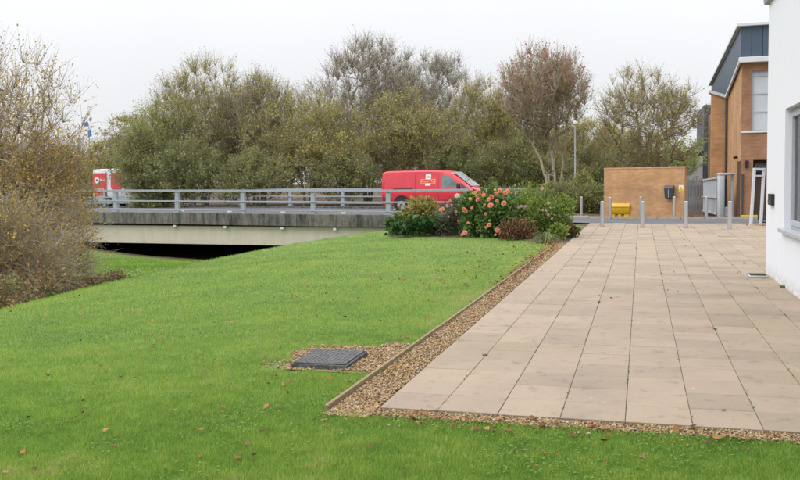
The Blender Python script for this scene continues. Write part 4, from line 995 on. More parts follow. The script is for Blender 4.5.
def skeleton(rng, env, stems, jit=0.1, seg=0.5, up=0.5):
    """grow branches from stem polylines out to the points of the crown"""
    cap = 40000
    P = np.zeros((cap, 3)); par = -np.ones(cap, int); n = 0
    for poly in stems:
        last = -1
        for a, b in zip(poly, poly[1:]):
            a = np.array(a, float); b = np.array(b, float); k = max(1, int(np.linalg.norm(b - a) / seg))
            for i in range(k + (last < 0)):
                t = (i + (last >= 0)) / k
                P[n] = a + (b - a) * t + (rng.normal(size=3) * jit * .25 if n else 0); par[n] = last; last = n; n += 1
    c0 = np.mean([s[0] for s in stems], 0)
    order = np.argsort(np.linalg.norm((env - c0) * np.array([1, 1, .8]), axis=1) + rng.normal(size=len(env)) * .3)
    for e in env[order]:
        dv = e - P[:n]; dist = np.linalg.norm(dv, axis=1)
        cost = dist + up * np.clip(-dv[:, 2] + 0.25 * dist, 0, None)
        k = int(np.argmin(cost)); L_ = dist[k]
        if L_ < .12 or n > cap - 60: continue
        m = max(1, int(L_ / seg)); last = k; a = P[k].copy(); d = (e - a)
        side = rng.normal(size=3) * L_ * .08; side[2] = abs(side[2]) * .5
        for i in range(1, m + 1):
            t = i / m
            P[n] = a + d * t + side * math.sin(math.pi * t) + rng.normal(size=3) * jit * .3 * (t < 1); par[n] = last; last = n; n += 1
    P = P[:n]; par = par[:n]
    cnt = np.zeros(n); has = np.zeros(n, bool); has[par[par >= 0]] = True
    cnt[~has] = 1
    for i in range(n - 1, -1, -1):
        if par[i] >= 0: cnt[par[i]] += cnt[i]
    return P, par, cnt, ~has
def lobes(rng, n, rx, ry, z0, z1, nl=14, shape=1.0, lr=.42, full=0.0):
    """points in an uneven crown made of overlapping lobes"""
    h = z1 - z0; out = []
    d = unit(rng.normal(size=(nl, 3))); rr = rng.random(nl) ** .4 * .72
    C = d * rr[:, None]
    C[0] = (rng.normal() * .1, 0, .72)
    R_ = lr * (.6 + .7 * rng.random(nl))
    k = rng.integers(0, nl, n)
    q = C[k] + unit(rng.normal(size=(n, 3))) * (rng.random(n) ** .5 * R_[k])[:, None]
    if full > 0:
        sel = rng.random(n) < full; q[sel] = unit(rng.normal(size=(int(sel.sum()), 3))) * (rng.random(int(sel.sum())) ** .33 * (.86 + .14 * rng.random(int(sel.sum()))))[:, None]
    nr = np.linalg.norm(q, axis=1, keepdims=True); q = np.where(nr > 1, q / nr, q)
    wz = (q[:, 2] + 1) / 2
    taper = np.where(wz < .5, 1 - (1 - shape) * (1 - 2 * wz), 1.0)
    return np.stack([q[:, 0] * rx * taper, q[:, 1] * ry * taper, z0 + wz * h], -1)
def make_tree(name, label, cat, base, rx, ry, z0, z1, seed, leaf, bark, nenv=260, ntwig=2600, nleaf=9000, lsize=.13, stems=1, rt=.011, twl=(.4, 1.0), group=None, nl=14, shape=.7, splay=.25, lr=.42, stemh=.45, outer=.0, upness=.7, seg=.5, leaf_top=None, tw_r=.007, bend=.0, clump=.25, ratio=.55, full=.5):
    rng = np.random.default_rng(seed)
    root = empty(name, base, 0, label, cat, group)
    env = lobes(rng, nenv, rx, ry, z0, z1, nl, shape, lr, full)
    st = []
    for k in range(stems):
        a = 2 * math.pi * (k + rng.random() * .6) / stems; sp = splay * rx * (.5 + .8 * rng.random()) if stems > 1 else .06 * rx
        b = np.array([math.cos(a) * .08 * stems ** .5 * (stems > 1), math.sin(a) * .08 * stems ** .5 * (stems > 1), -.15])
        h = z1 * stemh * (.8 + .4 * rng.random())
        st.append([b, b + np.array([math.cos(a) * sp * .35, math.sin(a) * sp * .35, h * .5]), np.array([math.cos(a) * sp, math.sin(a) * sp, h])])
    P, par, cnt, tip = skeleton(rng, env, st, .12, seg)
    r = rt * cnt ** .47
    i = np.where(par >= 0)[0]
    big = r[par[i]] > .05
    Vs, Fs, off = [], [], 0
    for sel, nn in ((big, 7), (~big, 4)):
        ii = i[sel]
        if len(ii) == 0: continue
        V, F = tubes(P[par[ii]], P[ii], np.minimum(r[par[ii]], r[ii] * 1.35), r[ii], nn)
        Vs.append(V); Fs.append(F + off); off += len(V)
    # fine twigs
    thin = np.where(r < rt * 4.2)[0]
    k = thin[rng.integers(0, len(thin), ntwig)]
    cen = np.array([0, 0, (z0 + z1) / 2 - (z1 - z0) * .2])
    out = unit(P[k] - cen)
    d = unit(out * .55 + np.array([0, 0, upness]) + rng.normal(size=(ntwig, 3)) * .55)
    ln = twl[0] + (twl[1] - twl[0]) * rng.random(ntwig)
    E = P[k] + d * ln[:, None]; E[:, 2] -= bend * ln * ln
    if seg < .4:
        Mi = (P[k] + E) * .5 + rng.normal(size=(ntwig, 3)) * (ln * .09)[:, None]
        V, F = tubes(np.concatenate([P[k], Mi]), np.concatenate([Mi, E]), np.concatenate([np.full(ntwig, tw_r), np.full(ntwig, tw_r * .7)]), np.concatenate([np.full(ntwig, tw_r * .7), np.full(ntwig, tw_r * .3)]), 3)
    else: V, F = tubes(P[k], E, np.full(ntwig, tw_r), np.full(ntwig, tw_r * .4), 3)
    Vs.append(V); Fs.append(F + off); off += len(V)
    tr = link('trunk', np_mesh('trunk', np.concatenate(Vs), np.concatenate(Fs), bark, smooth=True), root)
    # leaves along the twigs
    kk = rng.integers(0, ntwig, nleaf); t = rng.random(nleaf) ** .8
    C = P[k][kk] + (E - P[k])[kk] * t[:, None] + rng.normal(size=(nleaf, 3)) * .07
    U = unit(rng.normal(size=(nleaf, 3)) + np.array([0, 0, -.25]))
    V, F = leaf_quads(C, U, lsize * (.6 + .8 * rng.random(nleaf)), ratio, rng)
    cl = rng.random(len(P))
    rnd = np.clip(cl[k][kk] * clump * 2 + rng.random(nleaf) * (1 - clump * 2) if clump < .5 else cl[k][kk], 0, 1)
    if leaf_top is not None:
        hh = (C[:, 2] - z0) / (z1 - z0); rnd = np.where((hh > .55) & (rng.random(nleaf) < (hh - .45) * 1.6), .8 + .2 * rng.random(nleaf), rnd * .78)
    link('crown', np_mesh('crown', V, F, leaf, rnd), root)
    return root
leafmat('leaf_olive', [(0.285, 0.260, 0.081), (0.392, 0.360, 0.111), (0.490, 0.440, 0.130), (0.589, 0.512, 0.143), (0.784, 0.612, 0.130)], 0.45, [0, .3, .6, .9, 1])
leafmat('leaf_green', [(0.198, 0.241, 0.068), (0.296, 0.335, 0.096), (0.388, 0.422, 0.117), (0.522, 0.518, 0.137)], 0.45, [0, .35, .75, 1])
leafmat('leaf_grey', [(0.292, 0.260, 0.174), (0.392, 0.349, 0.205), (0.496, 0.437, 0.260), (0.554, 0.464, 0.174)], 0.4)
leafmat('leaf_palegrey', [(0.306, 0.293, 0.199), (0.400, 0.386, 0.234), (0.494, 0.470, 0.282)], 0.4)
leafmat('leaf_red', [(0.185, 0.185, 0.062), (0.322, 0.284, 0.087), (0.421, 0.322, 0.149), (0.397, 0.124, 0.087), (0.495, 0.070, 0.074)], .25, [0, .35, .74, .82, 1])
leafmat('leaf_yellow', [(0.260, 0.240, 0.077), (0.403, 0.351, 0.110), (0.546, 0.455, 0.132), (0.650, 0.481, 0.110)], 0.45)
leafmat('leaf_dark', [(0.126, 0.160, 0.051), (0.198, 0.235, 0.074), (0.278, 0.300, 0.096), (0.360, 0.365, 0.110)], 0.4)
leafmat('leaf_rust', [(0.264, 0.169, 0.066), (0.386, 0.270, 0.096), (0.491, 0.362, 0.108), (0.702, 0.439, 0.084), (0.474, 0.423, 0.132)], 0.4)
leafmat('leaf_willow', [(0.240, 0.228, 0.084), (0.360, 0.312, 0.120), (0.432, 0.348, 0.120)], .3)

TG = 'trees beyond the road'
def tree_px(cx_, x0, x1, ytop, Y, **k):
    b = at(cx_, 200, Y); gz = float(height(b.x, b.y)); base = Vector((b.x, b.y, gz))
    top = at(cx_, ytop + 5, Y).z - gz
    rx = (x1 - x0) / 2 / FOC * Y * 1.16
    nr_ = Y < 65; k['nleaf'] = int(k['nleaf'] * (1.35 if nr_ else 1.1)); k['ntwig'] = int(k['ntwig'] * (1.7 if nr_ else 1.0)); k['nenv'] = int(k['nenv'] * 1.2); k['lsize'] = k['lsize'] * (.78 if nr_ else 1)
    if 'twl' not in k: k['twl'] = (.4, 1.25)
    if 'tw_r' not in k: k['tw_r'] = .0085
    a = dict(base=base, rx=rx, ry=rx * .8, z1=top); a.update(k)
    return make_tree(cat=k.pop('cat', 'tree'), **{q: w for q, w in a.items() if q != 'cat'})
T = 'tree_'
tree_px(128, 108, 150, 104, 66, name='willow_tree', label='pale yellow thin willow rising left of the green hedgerow trees', z0=1.5, seed=11, leaf='leaf_willow', bark='bark', nenv=120, ntwig=1400, nleaf=5000, lsize=.16, bend=.35, upness=.3, twl=(.6, 1.5), group=TG)
tree_px(162, 121, 209, 101, 51.5, name='hedgerow_tree', label='dense green tree leftmost beyond the bridge with rounded top', z0=.1, seed=12, full=.15, nl=11, lr=.5, leaf='leaf_green', bark='bark', nenv=320, ntwig=3600, nleaf=17000, lsize=.14, group=TG, stems=3, shape=.95)
tree_px(205, 150, 262, 58, 55, name='hedgerow_tree', label='tall olive tree with thin twiggy top left of the middle', z0=.2, seed=13, leaf='leaf_olive', bark='bark', nenv=420, ntwig=4600, nleaf=18000, lsize=.12, group=TG, stems=4, shape=.95, twl=(.5, 1.3))
tree_px(262, 225, 312, 76, 54, name='hedgerow_tree', label='olive tree with yellowish upright twigs between the two tallest trees', z0=.2, seed=14, leaf='leaf_olive', bark='bark_grey', nenv=340, ntwig=3800, nleaf=12500, lsize=.13, group=TG, stems=4, shape=.8, twl=(.5, 1.4), upness=1.0)
tree_px(308, 252, 366, 98, 51.5, name='hedgerow_tree', label='broad low olive willow just behind the railing left of the van', z0=.1, seed=15, full=.15, nl=11, lr=.5, leaf='leaf_olive', bark='bark', nenv=340, ntwig=3800, nleaf=17000, lsize=.14, group=TG, stems=4, shape=1.0)
tree_px(368, 302, 432, 34, 57, name='grey_tree', label='tallest grey brown twiggy tree with bare top above the van', z0=.5, seed=16, leaf='leaf_grey', bark='bark_grey', nenv=620, ntwig=7000, nleaf=14000, lsize=.12, group=TG, stems=5, shape=.7, twl=(.5, 1.3), tw_r=.010)
tree_px(432, 386, 492, 50, 62, name='grey_tree', label='pale grey green thinning tree right of the tallest tree', z0=1.5, seed=17, leaf='leaf_palegrey', bark='bark_grey', nenv=420, ntwig=5200, nleaf=12000, lsize=.13, group=TG, stems=3, shape=.75, twl=(.5, 1.3))
tree_px(404, 340, 458, 92, 53, name='hedgerow_tree', label='yellow olive leafy tree directly behind the red van', z0=.2, seed=18, full=.15, nl=11, lr=.5, leaf='leaf_olive', bark='bark', nenv=340, ntwig=3600, nleaf=13500, lsize=.14, group=TG, stems=4, shape=.95)
tree_px(478, 432, 524, 80, 57, name='hedgerow_tree', label='olive green tree left of the pale multi stem tree', z0=.2, seed=19, full=.15, nl=11, lr=.5, leaf='leaf_olive', bark='bark', nenv=340, ntwig=3600, nleaf=13500, lsize=.14, group=TG, stems=3, shape=.95)
tree_px(512, 480, 548, 98, 60, name='hedgerow_tree', label='dark olive tree behind the pale multi stem tree', z0=.2, seed=20, leaf='leaf_green', bark='bark', nenv=260, ntwig=3000, nleaf=11000, lsize=.15, group=TG, stems=3, shape=.95)
tree_px(585, 545, 622, 118, 60, name='hedgerow_tree', label='olive tree low behind the lamp post', z0=.2, seed=21, leaf='leaf_olive', bark='bark', nenv=260, ntwig=3000, nleaf=11500, lsize=.15, group=TG, stems=3, shape=.95)
tree_px(648, 596, 704, 64, 52, name='round_tree', label='rounded sparse yellow green tree behind the brick wall', z0=1.4, seed=22, leaf='leaf_yellow', bark='bark', nenv=520, ntwig=3000, nleaf=8000, lsize=.12, group=TG, stems=5, shape=.75, twl=(.4, 1.0), tw_r=.009, lr=.36, nl=22)

for j, (c, a, b, yt, Y) in enumerate(((175, 140, 215, 112, 74), (235, 195, 275, 104, 76), (290, 250, 330, 98, 73), (345, 305, 385, 92, 77), (400, 360, 440, 96, 74), (455, 415, 495, 102, 76), (505, 465, 540, 110, 73), (560, 525, 600, 116, 75), (615, 580, 650, 122, 74), (668, 630, 702, 126, 78))):
    tree_px(c, a, b, yt, Y, name='distant_tree', label='olive back row tree ' + ('behind the leftmost dense green tree', 'behind the tall olive tree with twiggy top', 'behind the olive tree with upright twigs', 'behind the left half of the tallest grey tree', 'behind the right half of the tallest grey tree', 'behind the pale grey green thinning tree', 'just left of the pale multi stem tree', 'directly behind the pale multi stem tree', 'between the lamp post and round sparse tree', 'behind the round sparse tree')[j], z0=.1, seed=140 + j, leaf=('leaf_olive', 'leaf_green')[j % 2], bark='bark_grey', nenv=200, ntwig=1300, nleaf=6500, lsize=.2, group='back row of the wood', stems=3, shape=1.0)
# pale multi stem tree with reddening top
def multi_stem():
    Y = 46.5; rng = np.random.default_rng(31)
    b = at(557, 205, Y); base = Vector((b.x, b.y, 0.1))
    root = empty('multi_stem_tree', base, 0, 'pale stemmed tree with red tinged top beside the lamp post', 'tree', TG)
    w = lambda px, py, dy=0: np.array(at(px, py, Y + dy) - base) + np.array([0, dy * 0, 0])
    st = [[w(549, 207), w(547, 185), w(541, 160), w(529, 138)], [w(555, 207, .3), w(555, 180, .3), w(551, 150, .4), w(545, 110, .6)], [w(557, 207, -.2), w(561, 180, -.2), w(565, 150, -.4), w(568, 115, -.6)],
          [w(561, 207, 0), w(563, 190, 0), w(574, 168, .3), w(583, 150, .6)], [w(553, 207, .5), w(550, 185, .8), w(556, 150, 1.2), w(557, 100, 1.4)]]
    z1 = at(545, 52, Y).z - .1; z0 = at(545, 150, Y).z
    env = lobes(rng, 620, 50 / FOC * Y, 2.2, z0, z1, 18, .62, .42, .5); env[:, 0] += w(545, 100)[0]
    P, par, cnt, tip = skeleton(rng, env, st, .1, .45, .8)
    r = .0105 * cnt ** .42
    i = np.where(par >= 0)[0]
    V1, F1 = tubes(P[par[i]], P[i], np.minimum(r[par[i]], r[i] * 1.3), r[i], 6)
    n = 7500; thin = np.where(r < .045)[0]; k = thin[rng.integers(0, len(thin), n)]
    d = unit(unit(P[k] - np.array([w(555, 100)[0], 0, z0 - 1])) * .7 + np.array([0, 0, .6]) + rng.normal(size=(n, 3)) * .4)
    ln = .4 + .8 * rng.random(n); E = P[k] + d * ln[:, None]
    V2, F2 = tubes(P[k], E, np.full(n, .009), np.full(n, .004), 3)
    link('trunk', np_mesh('trunk', np.concatenate([V1, V2]), np.concatenate([F1, F2 + len(V1)]), 'bark_pale', smooth=True), root)
    m = 9500; kk = rng.integers(0, n, m); C = P[k][kk] + (E - P[k])[kk] * rng.random((m, 1)) + rng.normal(size=(m, 3)) * .06
    V, F = leaf_quads(C, unit(rng.normal(size=(m, 3)) + np.array([0, 0, -.4])), .12 * (.6 + .8 * rng.random(m)), .5, rng)
    hh = (C[:, 2] - z0) / (z1 - z0); cl = rng.random(len(P))[k][kk]
    rnd = np.where(rng.random(m) < np.clip((hh - .35) * 1.6, 0, .85) * (cl > .25), .8 + .2 * rng.random(m), .75 * rng.random(m))
    link('crown', np_mesh('crown', V, F, 'leaf_red', rnd), root)
multi_stem()

# dark understorey shrubs, each its own thing
US = [(152, 134, 172, 160, 50.2, 'low dark shrub at the left foot of the hedgerow'), (185, 150, 222, 140, 49.5, 'dark evergreen shrub under the leftmost green tree'), (250, 212, 290, 150, 49, 'dark shrub below the tall olive tree behind the railing'),
      (345, 315, 382, 150, 49.5, 'dark shrub behind the railing just left of the van'), (462, 428, 497, 140, 52, 'dark shrub behind the front of the red van'), (505, 478, 532, 138, 50.5, 'dark thicket left of the pale stems'),
      (535, 512, 562, 152, 50, 'dark thicket directly behind the pale stems'), (592, 562, 622, 150, 47, 'dark evergreen shrub right of the lamp post'), (640, 608, 672, 140, 56, 'dark green undergrowth above the brick wall'), (566, 542, 592, 158, 51, 'dark thicket behind the lamp post')]
for j, (c, a, b, yt, Y, lab) in enumerate(US):
    tree_px(c, a, b, yt, Y, name='evergreen_shrub', label=lab, cat='shrub', z0=.05, seed=60 + j, leaf='leaf_dark', bark='bark', nenv=160, ntwig=1500, nleaf=5600, lsize=.17, stems=3, shape=1.0, group='understorey shrubs', twl=(.3, .8))
# clipped hedge lengths beside the wall
for j, (c, a, b, yt, Y, lab) in enumerate(((590, 574, 607, 184, 42, 'low dark hedge between the lamp post and brick wall'), (560, 541, 579, 182, 42.5, 'low hedge behind the flower bed under the pale stems'), (520, 496, 545, 186, 45, 'low hedge right of the red van'), (583, 572, 594, 170, 43.5, 'broad leaved blue green shrub beside the lamp post'))):
    tree_px(c, a, b, yt, Y, name='hedge', label=lab, cat='hedge', z0=.02, seed=90 + j, leaf='leaf_dark' if j != 3 else 'leaf_green', bark='bark', nenv=140, ntwig=1300, nleaf=5200, lsize=.13, stems=3, shape=1.0, group='hedges by the wall', twl=(.2, .5), nl=20)
# yellow and olive shrubs beyond the road on the far left
for j, (c, a, b, yt, Y, leaf, lab) in enumerate(((48, 10, 92, 146, 60, 'leaf_olive', 'olive shrub behind the left shrub near the pale kiosk'), (100, 76, 126, 143, 63, 'leaf_yellow', 'golden shrub standing behind the white van'), (-10, -60, 30, 140, 66, 'leaf_olive', 'olive shrub at the left picture edge beyond the road'))):
    tree_px(c, a, b, yt, Y, name='shrub', label=lab, cat='shrub', z0=.1, seed=110 + j, leaf=leaf, bark='bark', nenv=200, ntwig=2200, nleaf=9000, lsize=.15, stems=4, shape=1.0, group='far left shrubs', twl=(.3, .9))

# near tangled shrubs on the left bank
NB = 'tangled shrubs on the left bank'
def near_shrub(c, Y, rx, ytop, seed, lab, z0, nenv, ntwig, nleaf, leaf, stems, up, bend, shape, twl, tw_r=.0055, lsize=.062, rt=.006, splay=.5, stemh=.4, bark='twig_brown'):
    b = at(c, 250, Y); gz = float(height(b.x, b.y)); top = at(c, ytop, Y).z - gz
    return make_tree('tangled_shrub', lab, 'shrub', Vector((b.x, b.y, gz)), rx, rx * .8, z0, top, seed, leaf, bark, nenv, ntwig, nleaf, lsize, stems, rt, twl, NB, 18, shape, splay, .42, stemh, upness=up, seg=.35, tw_r=tw_r, bend=bend, clump=.3)
near_shrub(2, 20.5, 2.3, 52, 201, 'tall thinning shrub with rusty leaves at the left picture edge', .9, 620, 3800, 11000, 'leaf_rust', 8, .8, .0, .85, (.3, .9))
near_shrub(53, 21.8, 1.15, 128, 202, 'lower bushy shrub with rusty leaves right of the tall thinning shrub', .5, 420, 2400, 9500, 'leaf_rust', 8, .5, .12, .9, (.3, .8))
near_shrub(16, 18.6, 1.25, 205, 203, 'tangle of bare arching twigs at the foot of the left shrub', .1, 300, 2000, 3600, 'leaf_rust', 10, .2, .25, 1.0, (.4, 1.1), .005, bark='bark_pale')
near_shrub(62, 20.4, .72, 196, 204, 'bare twiggy bush leaning out towards the bridge opening', .1, 220, 1500, 2600, 'leaf_rust', 9, .2, .2, 1.0, (.35, .95), .005, bark='bark_pale')
near_shrub(-30, 17.8, 1.3, 180, 205, 'dense brown twiggy bush cut by the left picture edge', .1, 320, 2200, 4200, 'leaf_rust', 9, .3, .2, 1.0, (.4, 1.0), .005)
# brambles and dead stalks at the ditch edge
leafmat('leaf_bramble', [(0.098, 0.069, 0.039), (0.215, 0.137, 0.069), (0.332, 0.215, 0.098), (0.156, 0.195, 0.058), (0.098, 0.195, 0.137)], .2)
for j, (c, py, Y, rx, h, lab) in enumerate(((34, 300, 17.6, .8, .55, 'brown bramble clump at the ditch edge below the shrubs'), (82, 288, 20.2, .6, .32, 'low brown dead growth in the ditch right of the brambles'), (0, 308, 15.6, .8, .6, 'brown bramble clump at the left picture edge'), (112, 278, 22.8, .7, .2, 'thin strip of dead stalks along the ditch before the far grass'), (60, 292, 18.8, .55, .4, 'green tinged bramble clump in the ditch'))):
    b = at(c, py, Y); gz = float(height(b.x, b.y))
    make_tree('bramble', lab, 'bramble', Vector((b.x, b.y, gz)), rx, rx * .7, .0, h + max(0, -.15 - gz) * .3, 220 + j, 'leaf_bramble', 'twig_brown', 160, 800, 2600, .07, 5, .005, (.1, .28), 'brambles in the ditch', 12, 1.0, .6, .5, .3, upness=.5, seg=.25, tw_r=.004)

# ------------------------------------------------------------------ flower bed
m = MB()
bedp = [gnd(388, 233.5), gnd(415, 234.5), gnd(450, 236.5), gnd(482, 236.8), gnd(512, 238), gnd(535, 241.5), gnd(560, 244.5), gnd(579, 240.5), gnd(583, 233), gnd(575, 227), gnd(520, 226), gnd(450, 227), gnd(400, 228)]
cx_ = sum((p for p in bedp), Vector()) / len(bedp)
for a, b in zip(bedp, bedp[1:] + bedp[:1]):
    m.face([(a.x, a.y, float(height(a.x, a.y)) + .004), (b.x, b.y, float(height(b.x, b.y)) + .004), (cx_.x, cx_.y, .06)])
bmesh.ops.remove_doubles(m.bm, verts=m.bm.verts, dist=1e-4)
tag(m.build('soil_bed', 'soil'), 'dark soil of the flower bed between lawn and road', kind='structure')

leafmat('leaf_hydrangea', [(0.10, 0.13, 0.025), (0.21, 0.22, 0.05), (0.33, 0.30, 0.09), (0.30, 0.17, 0.07), (0.24, 0.09, 0.045)], .25, [0, .3, .6, .8, 1])
leafmat('leaf_deep', [(0.022, 0.060, 0.017), (0.048, 0.114, 0.031), (0.090, 0.180, 0.054), (0.180, 0.252, 0.144)], .2)
leafmat('leaf_rose', [(0.049, 0.073, 0.041), (0.098, 0.122, 0.073), (0.179, 0.163, 0.098), (0.244, 0.146, 0.098)], .25)
leafmat('leaf_dahlia', [(0.034, 0.075, 0.023), (0.075, 0.144, 0.038), (0.144, 0.237, 0.060), (0.237, 0.338, 0.101)], .25)
leafmat('leaf_brown', [(0.085, 0.038, 0.019), (0.170, 0.081, 0.038), (0.255, 0.136, 0.068)], .2)
leafmat('leaf_aster', [(0.077, 0.135, 0.028), (0.155, 0.238, 0.045), (0.259, 0.333, 0.068), (0.380, 0.381, 0.091)], .3)
leafmat('leaf_strap', [(0.06, 0.12, 0.025), (0.13, 0.21, 0.045), (0.26, 0.28, 0.10), (0.36, 0.32, 0.14)], .3)
leafmat('leaf_maroon', [(0.05, 0.02, 0.014), (0.12, 0.05, 0.025), (0.09, 0.12, 0.03), (0.18, 0.10, 0.03)], .2)
for nme, c1, c2 in (('petal_coral', (0.80, 0.28, 0.16), (0.91, 0.52, 0.37)), ('petal_yellow', (0.72, 0.42, 0.06), (0.80, 0.58, 0.2)), ('petal_white', (0.72, 0.70, 0.62), (0.80, 0.78, 0.72)), ('petal_pink', (0.62, 0.32, 0.42), (0.74, 0.52, 0.62))):
    leafmat(nme, [c1, c2], .25)
def plant(name, label, cat, px, py, Y, rx, h, n, size, leaf, seed, stem='stem_green', nst=14, ratio=.55, group=None, z0=.05, droop=-.2, nl=10, shape=1.0, ry=None, upl=0.0):
    rng = np.random.default_rng(seed); b = at(px, py, Y); base = Vector((b.x, b.y, 0.0))
    root = empty(name, base, 0, label, cat, group)
    C = lobes(rng, n, rx * 1.12, (ry or rx * .8), z0, h, nl, shape, .5); lw = rng.random(n) < .22; C[lw, 2] = rng.uniform(.0, h * .4, int(lw.sum())); C[lw, :2] *= .8
    U = unit(unit(C * np.array([1, 1, .4])) * .8 + rng.normal(size=(n, 3)) * .7 + np.array([0, 0, droop + upl]))
    V, F = leaf_quads(C, U, size * (.6 + .8 * rng.random(n)), ratio, rng)
    cl = np.sin(C[:, 0] * 9 + seed) * np.sin(C[:, 2] * 8 + C[:, 1] * 5) * .5 + .5
    hz = np.clip(.35 * cl + .65 * rng.random(n), 0, 1)
    link('foliage', np_mesh('foliage', V, F, leaf, hz), root)
    k = rng.integers(0, n, nst * 6); E = C[k]; S = np.stack([E[:, 0] * .15, E[:, 1] * .15, np.zeros(len(k)) - .02], -1); Mi = S * .5 + E * .5 + np.stack([E[:, 0] * -.1, E[:, 1] * -.1, E[:, 2] * .12], -1)
    V, F = tubes(np.concatenate([S, Mi]), np.concatenate([Mi, E]), np.full(len(k) * 2, .007), np.full(len(k) * 2, .005), 4)
    link('stems', np_mesh('stems', V, F, stem), root)
    return root
def flower_mesh(name, mat, rad_, npet, layers, seed):
    rng = np.random.default_rng(seed); Vs = []; Fs = []; rn = []
    for l in range(layers):
        k = npet - l * 2; tilt = .25 + 1.15 * l / max(1, layers); rr = rad_ * (1 - .55 * l / max(1, layers))
        for i in range(k):
            a = 2 * math.pi * (i + .5 * (l % 2)) / k; c, s = math.cos(a), math.sin(a)
            r0, r1 = rr * .12, rr; w = rr * 2.6 / k
            P = [(r0, 0, 0), (r1 * .6, w, .05 * rr), (r1, 0, .0), (r1 * .6, -w, .05 * rr)]
            b0 = len(Vs)
            for x, y, z in P:
                X, Z = x * math.cos(tilt) - z * math.sin(tilt), x * math.sin(tilt) + z * math.cos(tilt) + l * rad_ * .08
                Vs.append((X * c - y * s, X * s + y * c, Z))
            Fs.append((b0, b0 + 1, b0 + 2, b0 + 3)); rn.append(rng.random() * .6 + .4 * l / layers)
    return np_mesh(name, Vs, Fs, mat, rn)
FM = {k: flower_mesh('flower', k, r, n, l, i) for i, (k, r, n, l) in enumerate((('petal_coral', .1, 14, 5), ('petal_yellow', .06, 9, 3), ('petal_white', .06, 8, 3), ('petal_pink', .05, 10, 2)))}
def flowers(root, spec):
    for (px, py, Y, kind, sc) in spec:
        p = at(px, py, Y) - root.location
        o = link('flower', FM[kind], root, p); dirv = (Vector((0, 0, CAM_H)) - at(px, py, Y)).normalized() * .8 + Vector((random.uniform(-.5, .5), random.uniform(-.3, .3), random.uniform(0, .6)))
        o.rotation_euler = dirv.to_track_quat('Z', 'Y').to_euler(); v_ = random.uniform(.8, 1.2); o.scale = (sc * v_, sc * v_, sc * v_ * random.uniform(.7, 1.3))
PG = 'plants in the flower bed'
plant('hydrangea_bush', 'rounded hydrangea bush turning yellow and bronze below the van', 'shrub', 421, 232, 28.2, .80, 1.16, 2300, .12, 'leaf_hydrangea', 301, ratio=.75, group=PG, shape=1.0, nl=14)
for j, (px, lab) in enumerate(((396, 'low broad leaved green plant leftmost in the bed'), (411, 'low broad leaved green plant before the hydrangea, second from left'), (427, 'low broad leaved green plant before the hydrangea middle'), (441, 'low broad leaved green plant right of the hydrangea front'))):
    plant('broad_leaf_plant', lab, 'plant', px, 234, 27.2, .36, .52, 260, .17, 'leaf_deep', 310 + j, ratio=.8, group=PG, upl=.4, nl=7)
rs = plant('rose_bush', 'grey green rose bush with pale blooms left of the coral flowers', 'shrub', 455, 234, 26.8, .66, 1.15, 2600, .075, 'leaf_rose', 320, group=PG, nl=12)
flowers(rs, [(457, 196, 26.3, 'petal_white', 1.3), (461, 197, 26.2, 'petal_white', 1.2), (466, 196.5, 26.3, 'petal_yellow', 1.2), (447, 206, 26.3, 'petal_pink', 1.2), (452, 205, 26.3, 'petal_pink', 1), (459, 195, 26.5, 'petal_yellow', 1), (464, 200, 26.2, 'petal_white', 1.2), (441, 210, 26.2, 'petal_coral', .7), (443, 209, 26.2, 'petal_yellow', 1.1), (449, 217, 26.2, 'petal_pink', .7), (456, 212, 26.1, 'petal_coral', .55), (460, 205, 26.1, 'petal_coral', .6), (450, 201, 26.2, 'petal_coral', .5), (458, 221, 26.0, 'petal_coral', .45)])
d1 = plant('dahlia_plant', 'dark green dahlia with coral flowers nearest the rose bush', 'dahlia', 474, 236, 26.1, .6, 1.35, 2200, .12, 'leaf_dahlia', 330, group=PG, ratio=.6, nl=12)
flowers(d1, [(465, 211, 25.6, 'petal_coral', .75), (463.5, 209, 25.6, 'petal_coral', .7), (472, 208, 25.6, 'petal_coral', .6), (477.5, 196.5, 25.7, 'petal_coral', .9), (478, 200, 25.6, 'petal_coral', .8), (468, 223, 25.5, 'petal_coral', .5), (465, 233, 25.4, 'petal_coral', .8), (462, 234.5, 25.4, 'petal_coral', .6), (470, 199, 25.7, 'petal_yellow', 1.2), (474, 193, 25.8, 'petal_yellow', 1.1)])
d2 = plant('dahlia_plant', 'tall dark green dahlia crowded with large coral flowers', 'dahlia', 494, 237, 25.6, .68, 1.52, 2700, .13, 'leaf_dahlia', 331, group=PG, ratio=.6, nl=14)
flowers(d2, [(490.7, 205.7, 25.0, 'petal_coral', 1.0), (504, 203.7, 25.0, 'petal_coral', .9), (489.3, 225.4, 24.8, 'petal_coral', 1.0), (498, 230.3, 24.7, 'petal_coral', 1.05), (491, 197, 25.1, 'petal_coral', 1.0), (489, 199.5, 25.0, 'petal_coral', .9), (507.5, 191.5, 25.2, 'petal_coral', .95), (505, 193.5, 25.1, 'petal_coral', .85), (500, 191, 25.2, 'petal_coral', .9), (496, 194, 25.2, 'petal_coral', .8), (497, 201, 25.0, 'petal_coral', .7), (485, 205, 25.0, 'petal_coral', .55), (484, 195, 25.2, 'petal_yellow', 1.2), (495, 190, 25.2, 'petal_yellow', 1.0), (486, 228, 24.8, 'petal_coral', .5), (495.5, 235, 24.7, 'petal_coral', .5), (485.5, 214, 24.8, 'petal_coral', .5)])
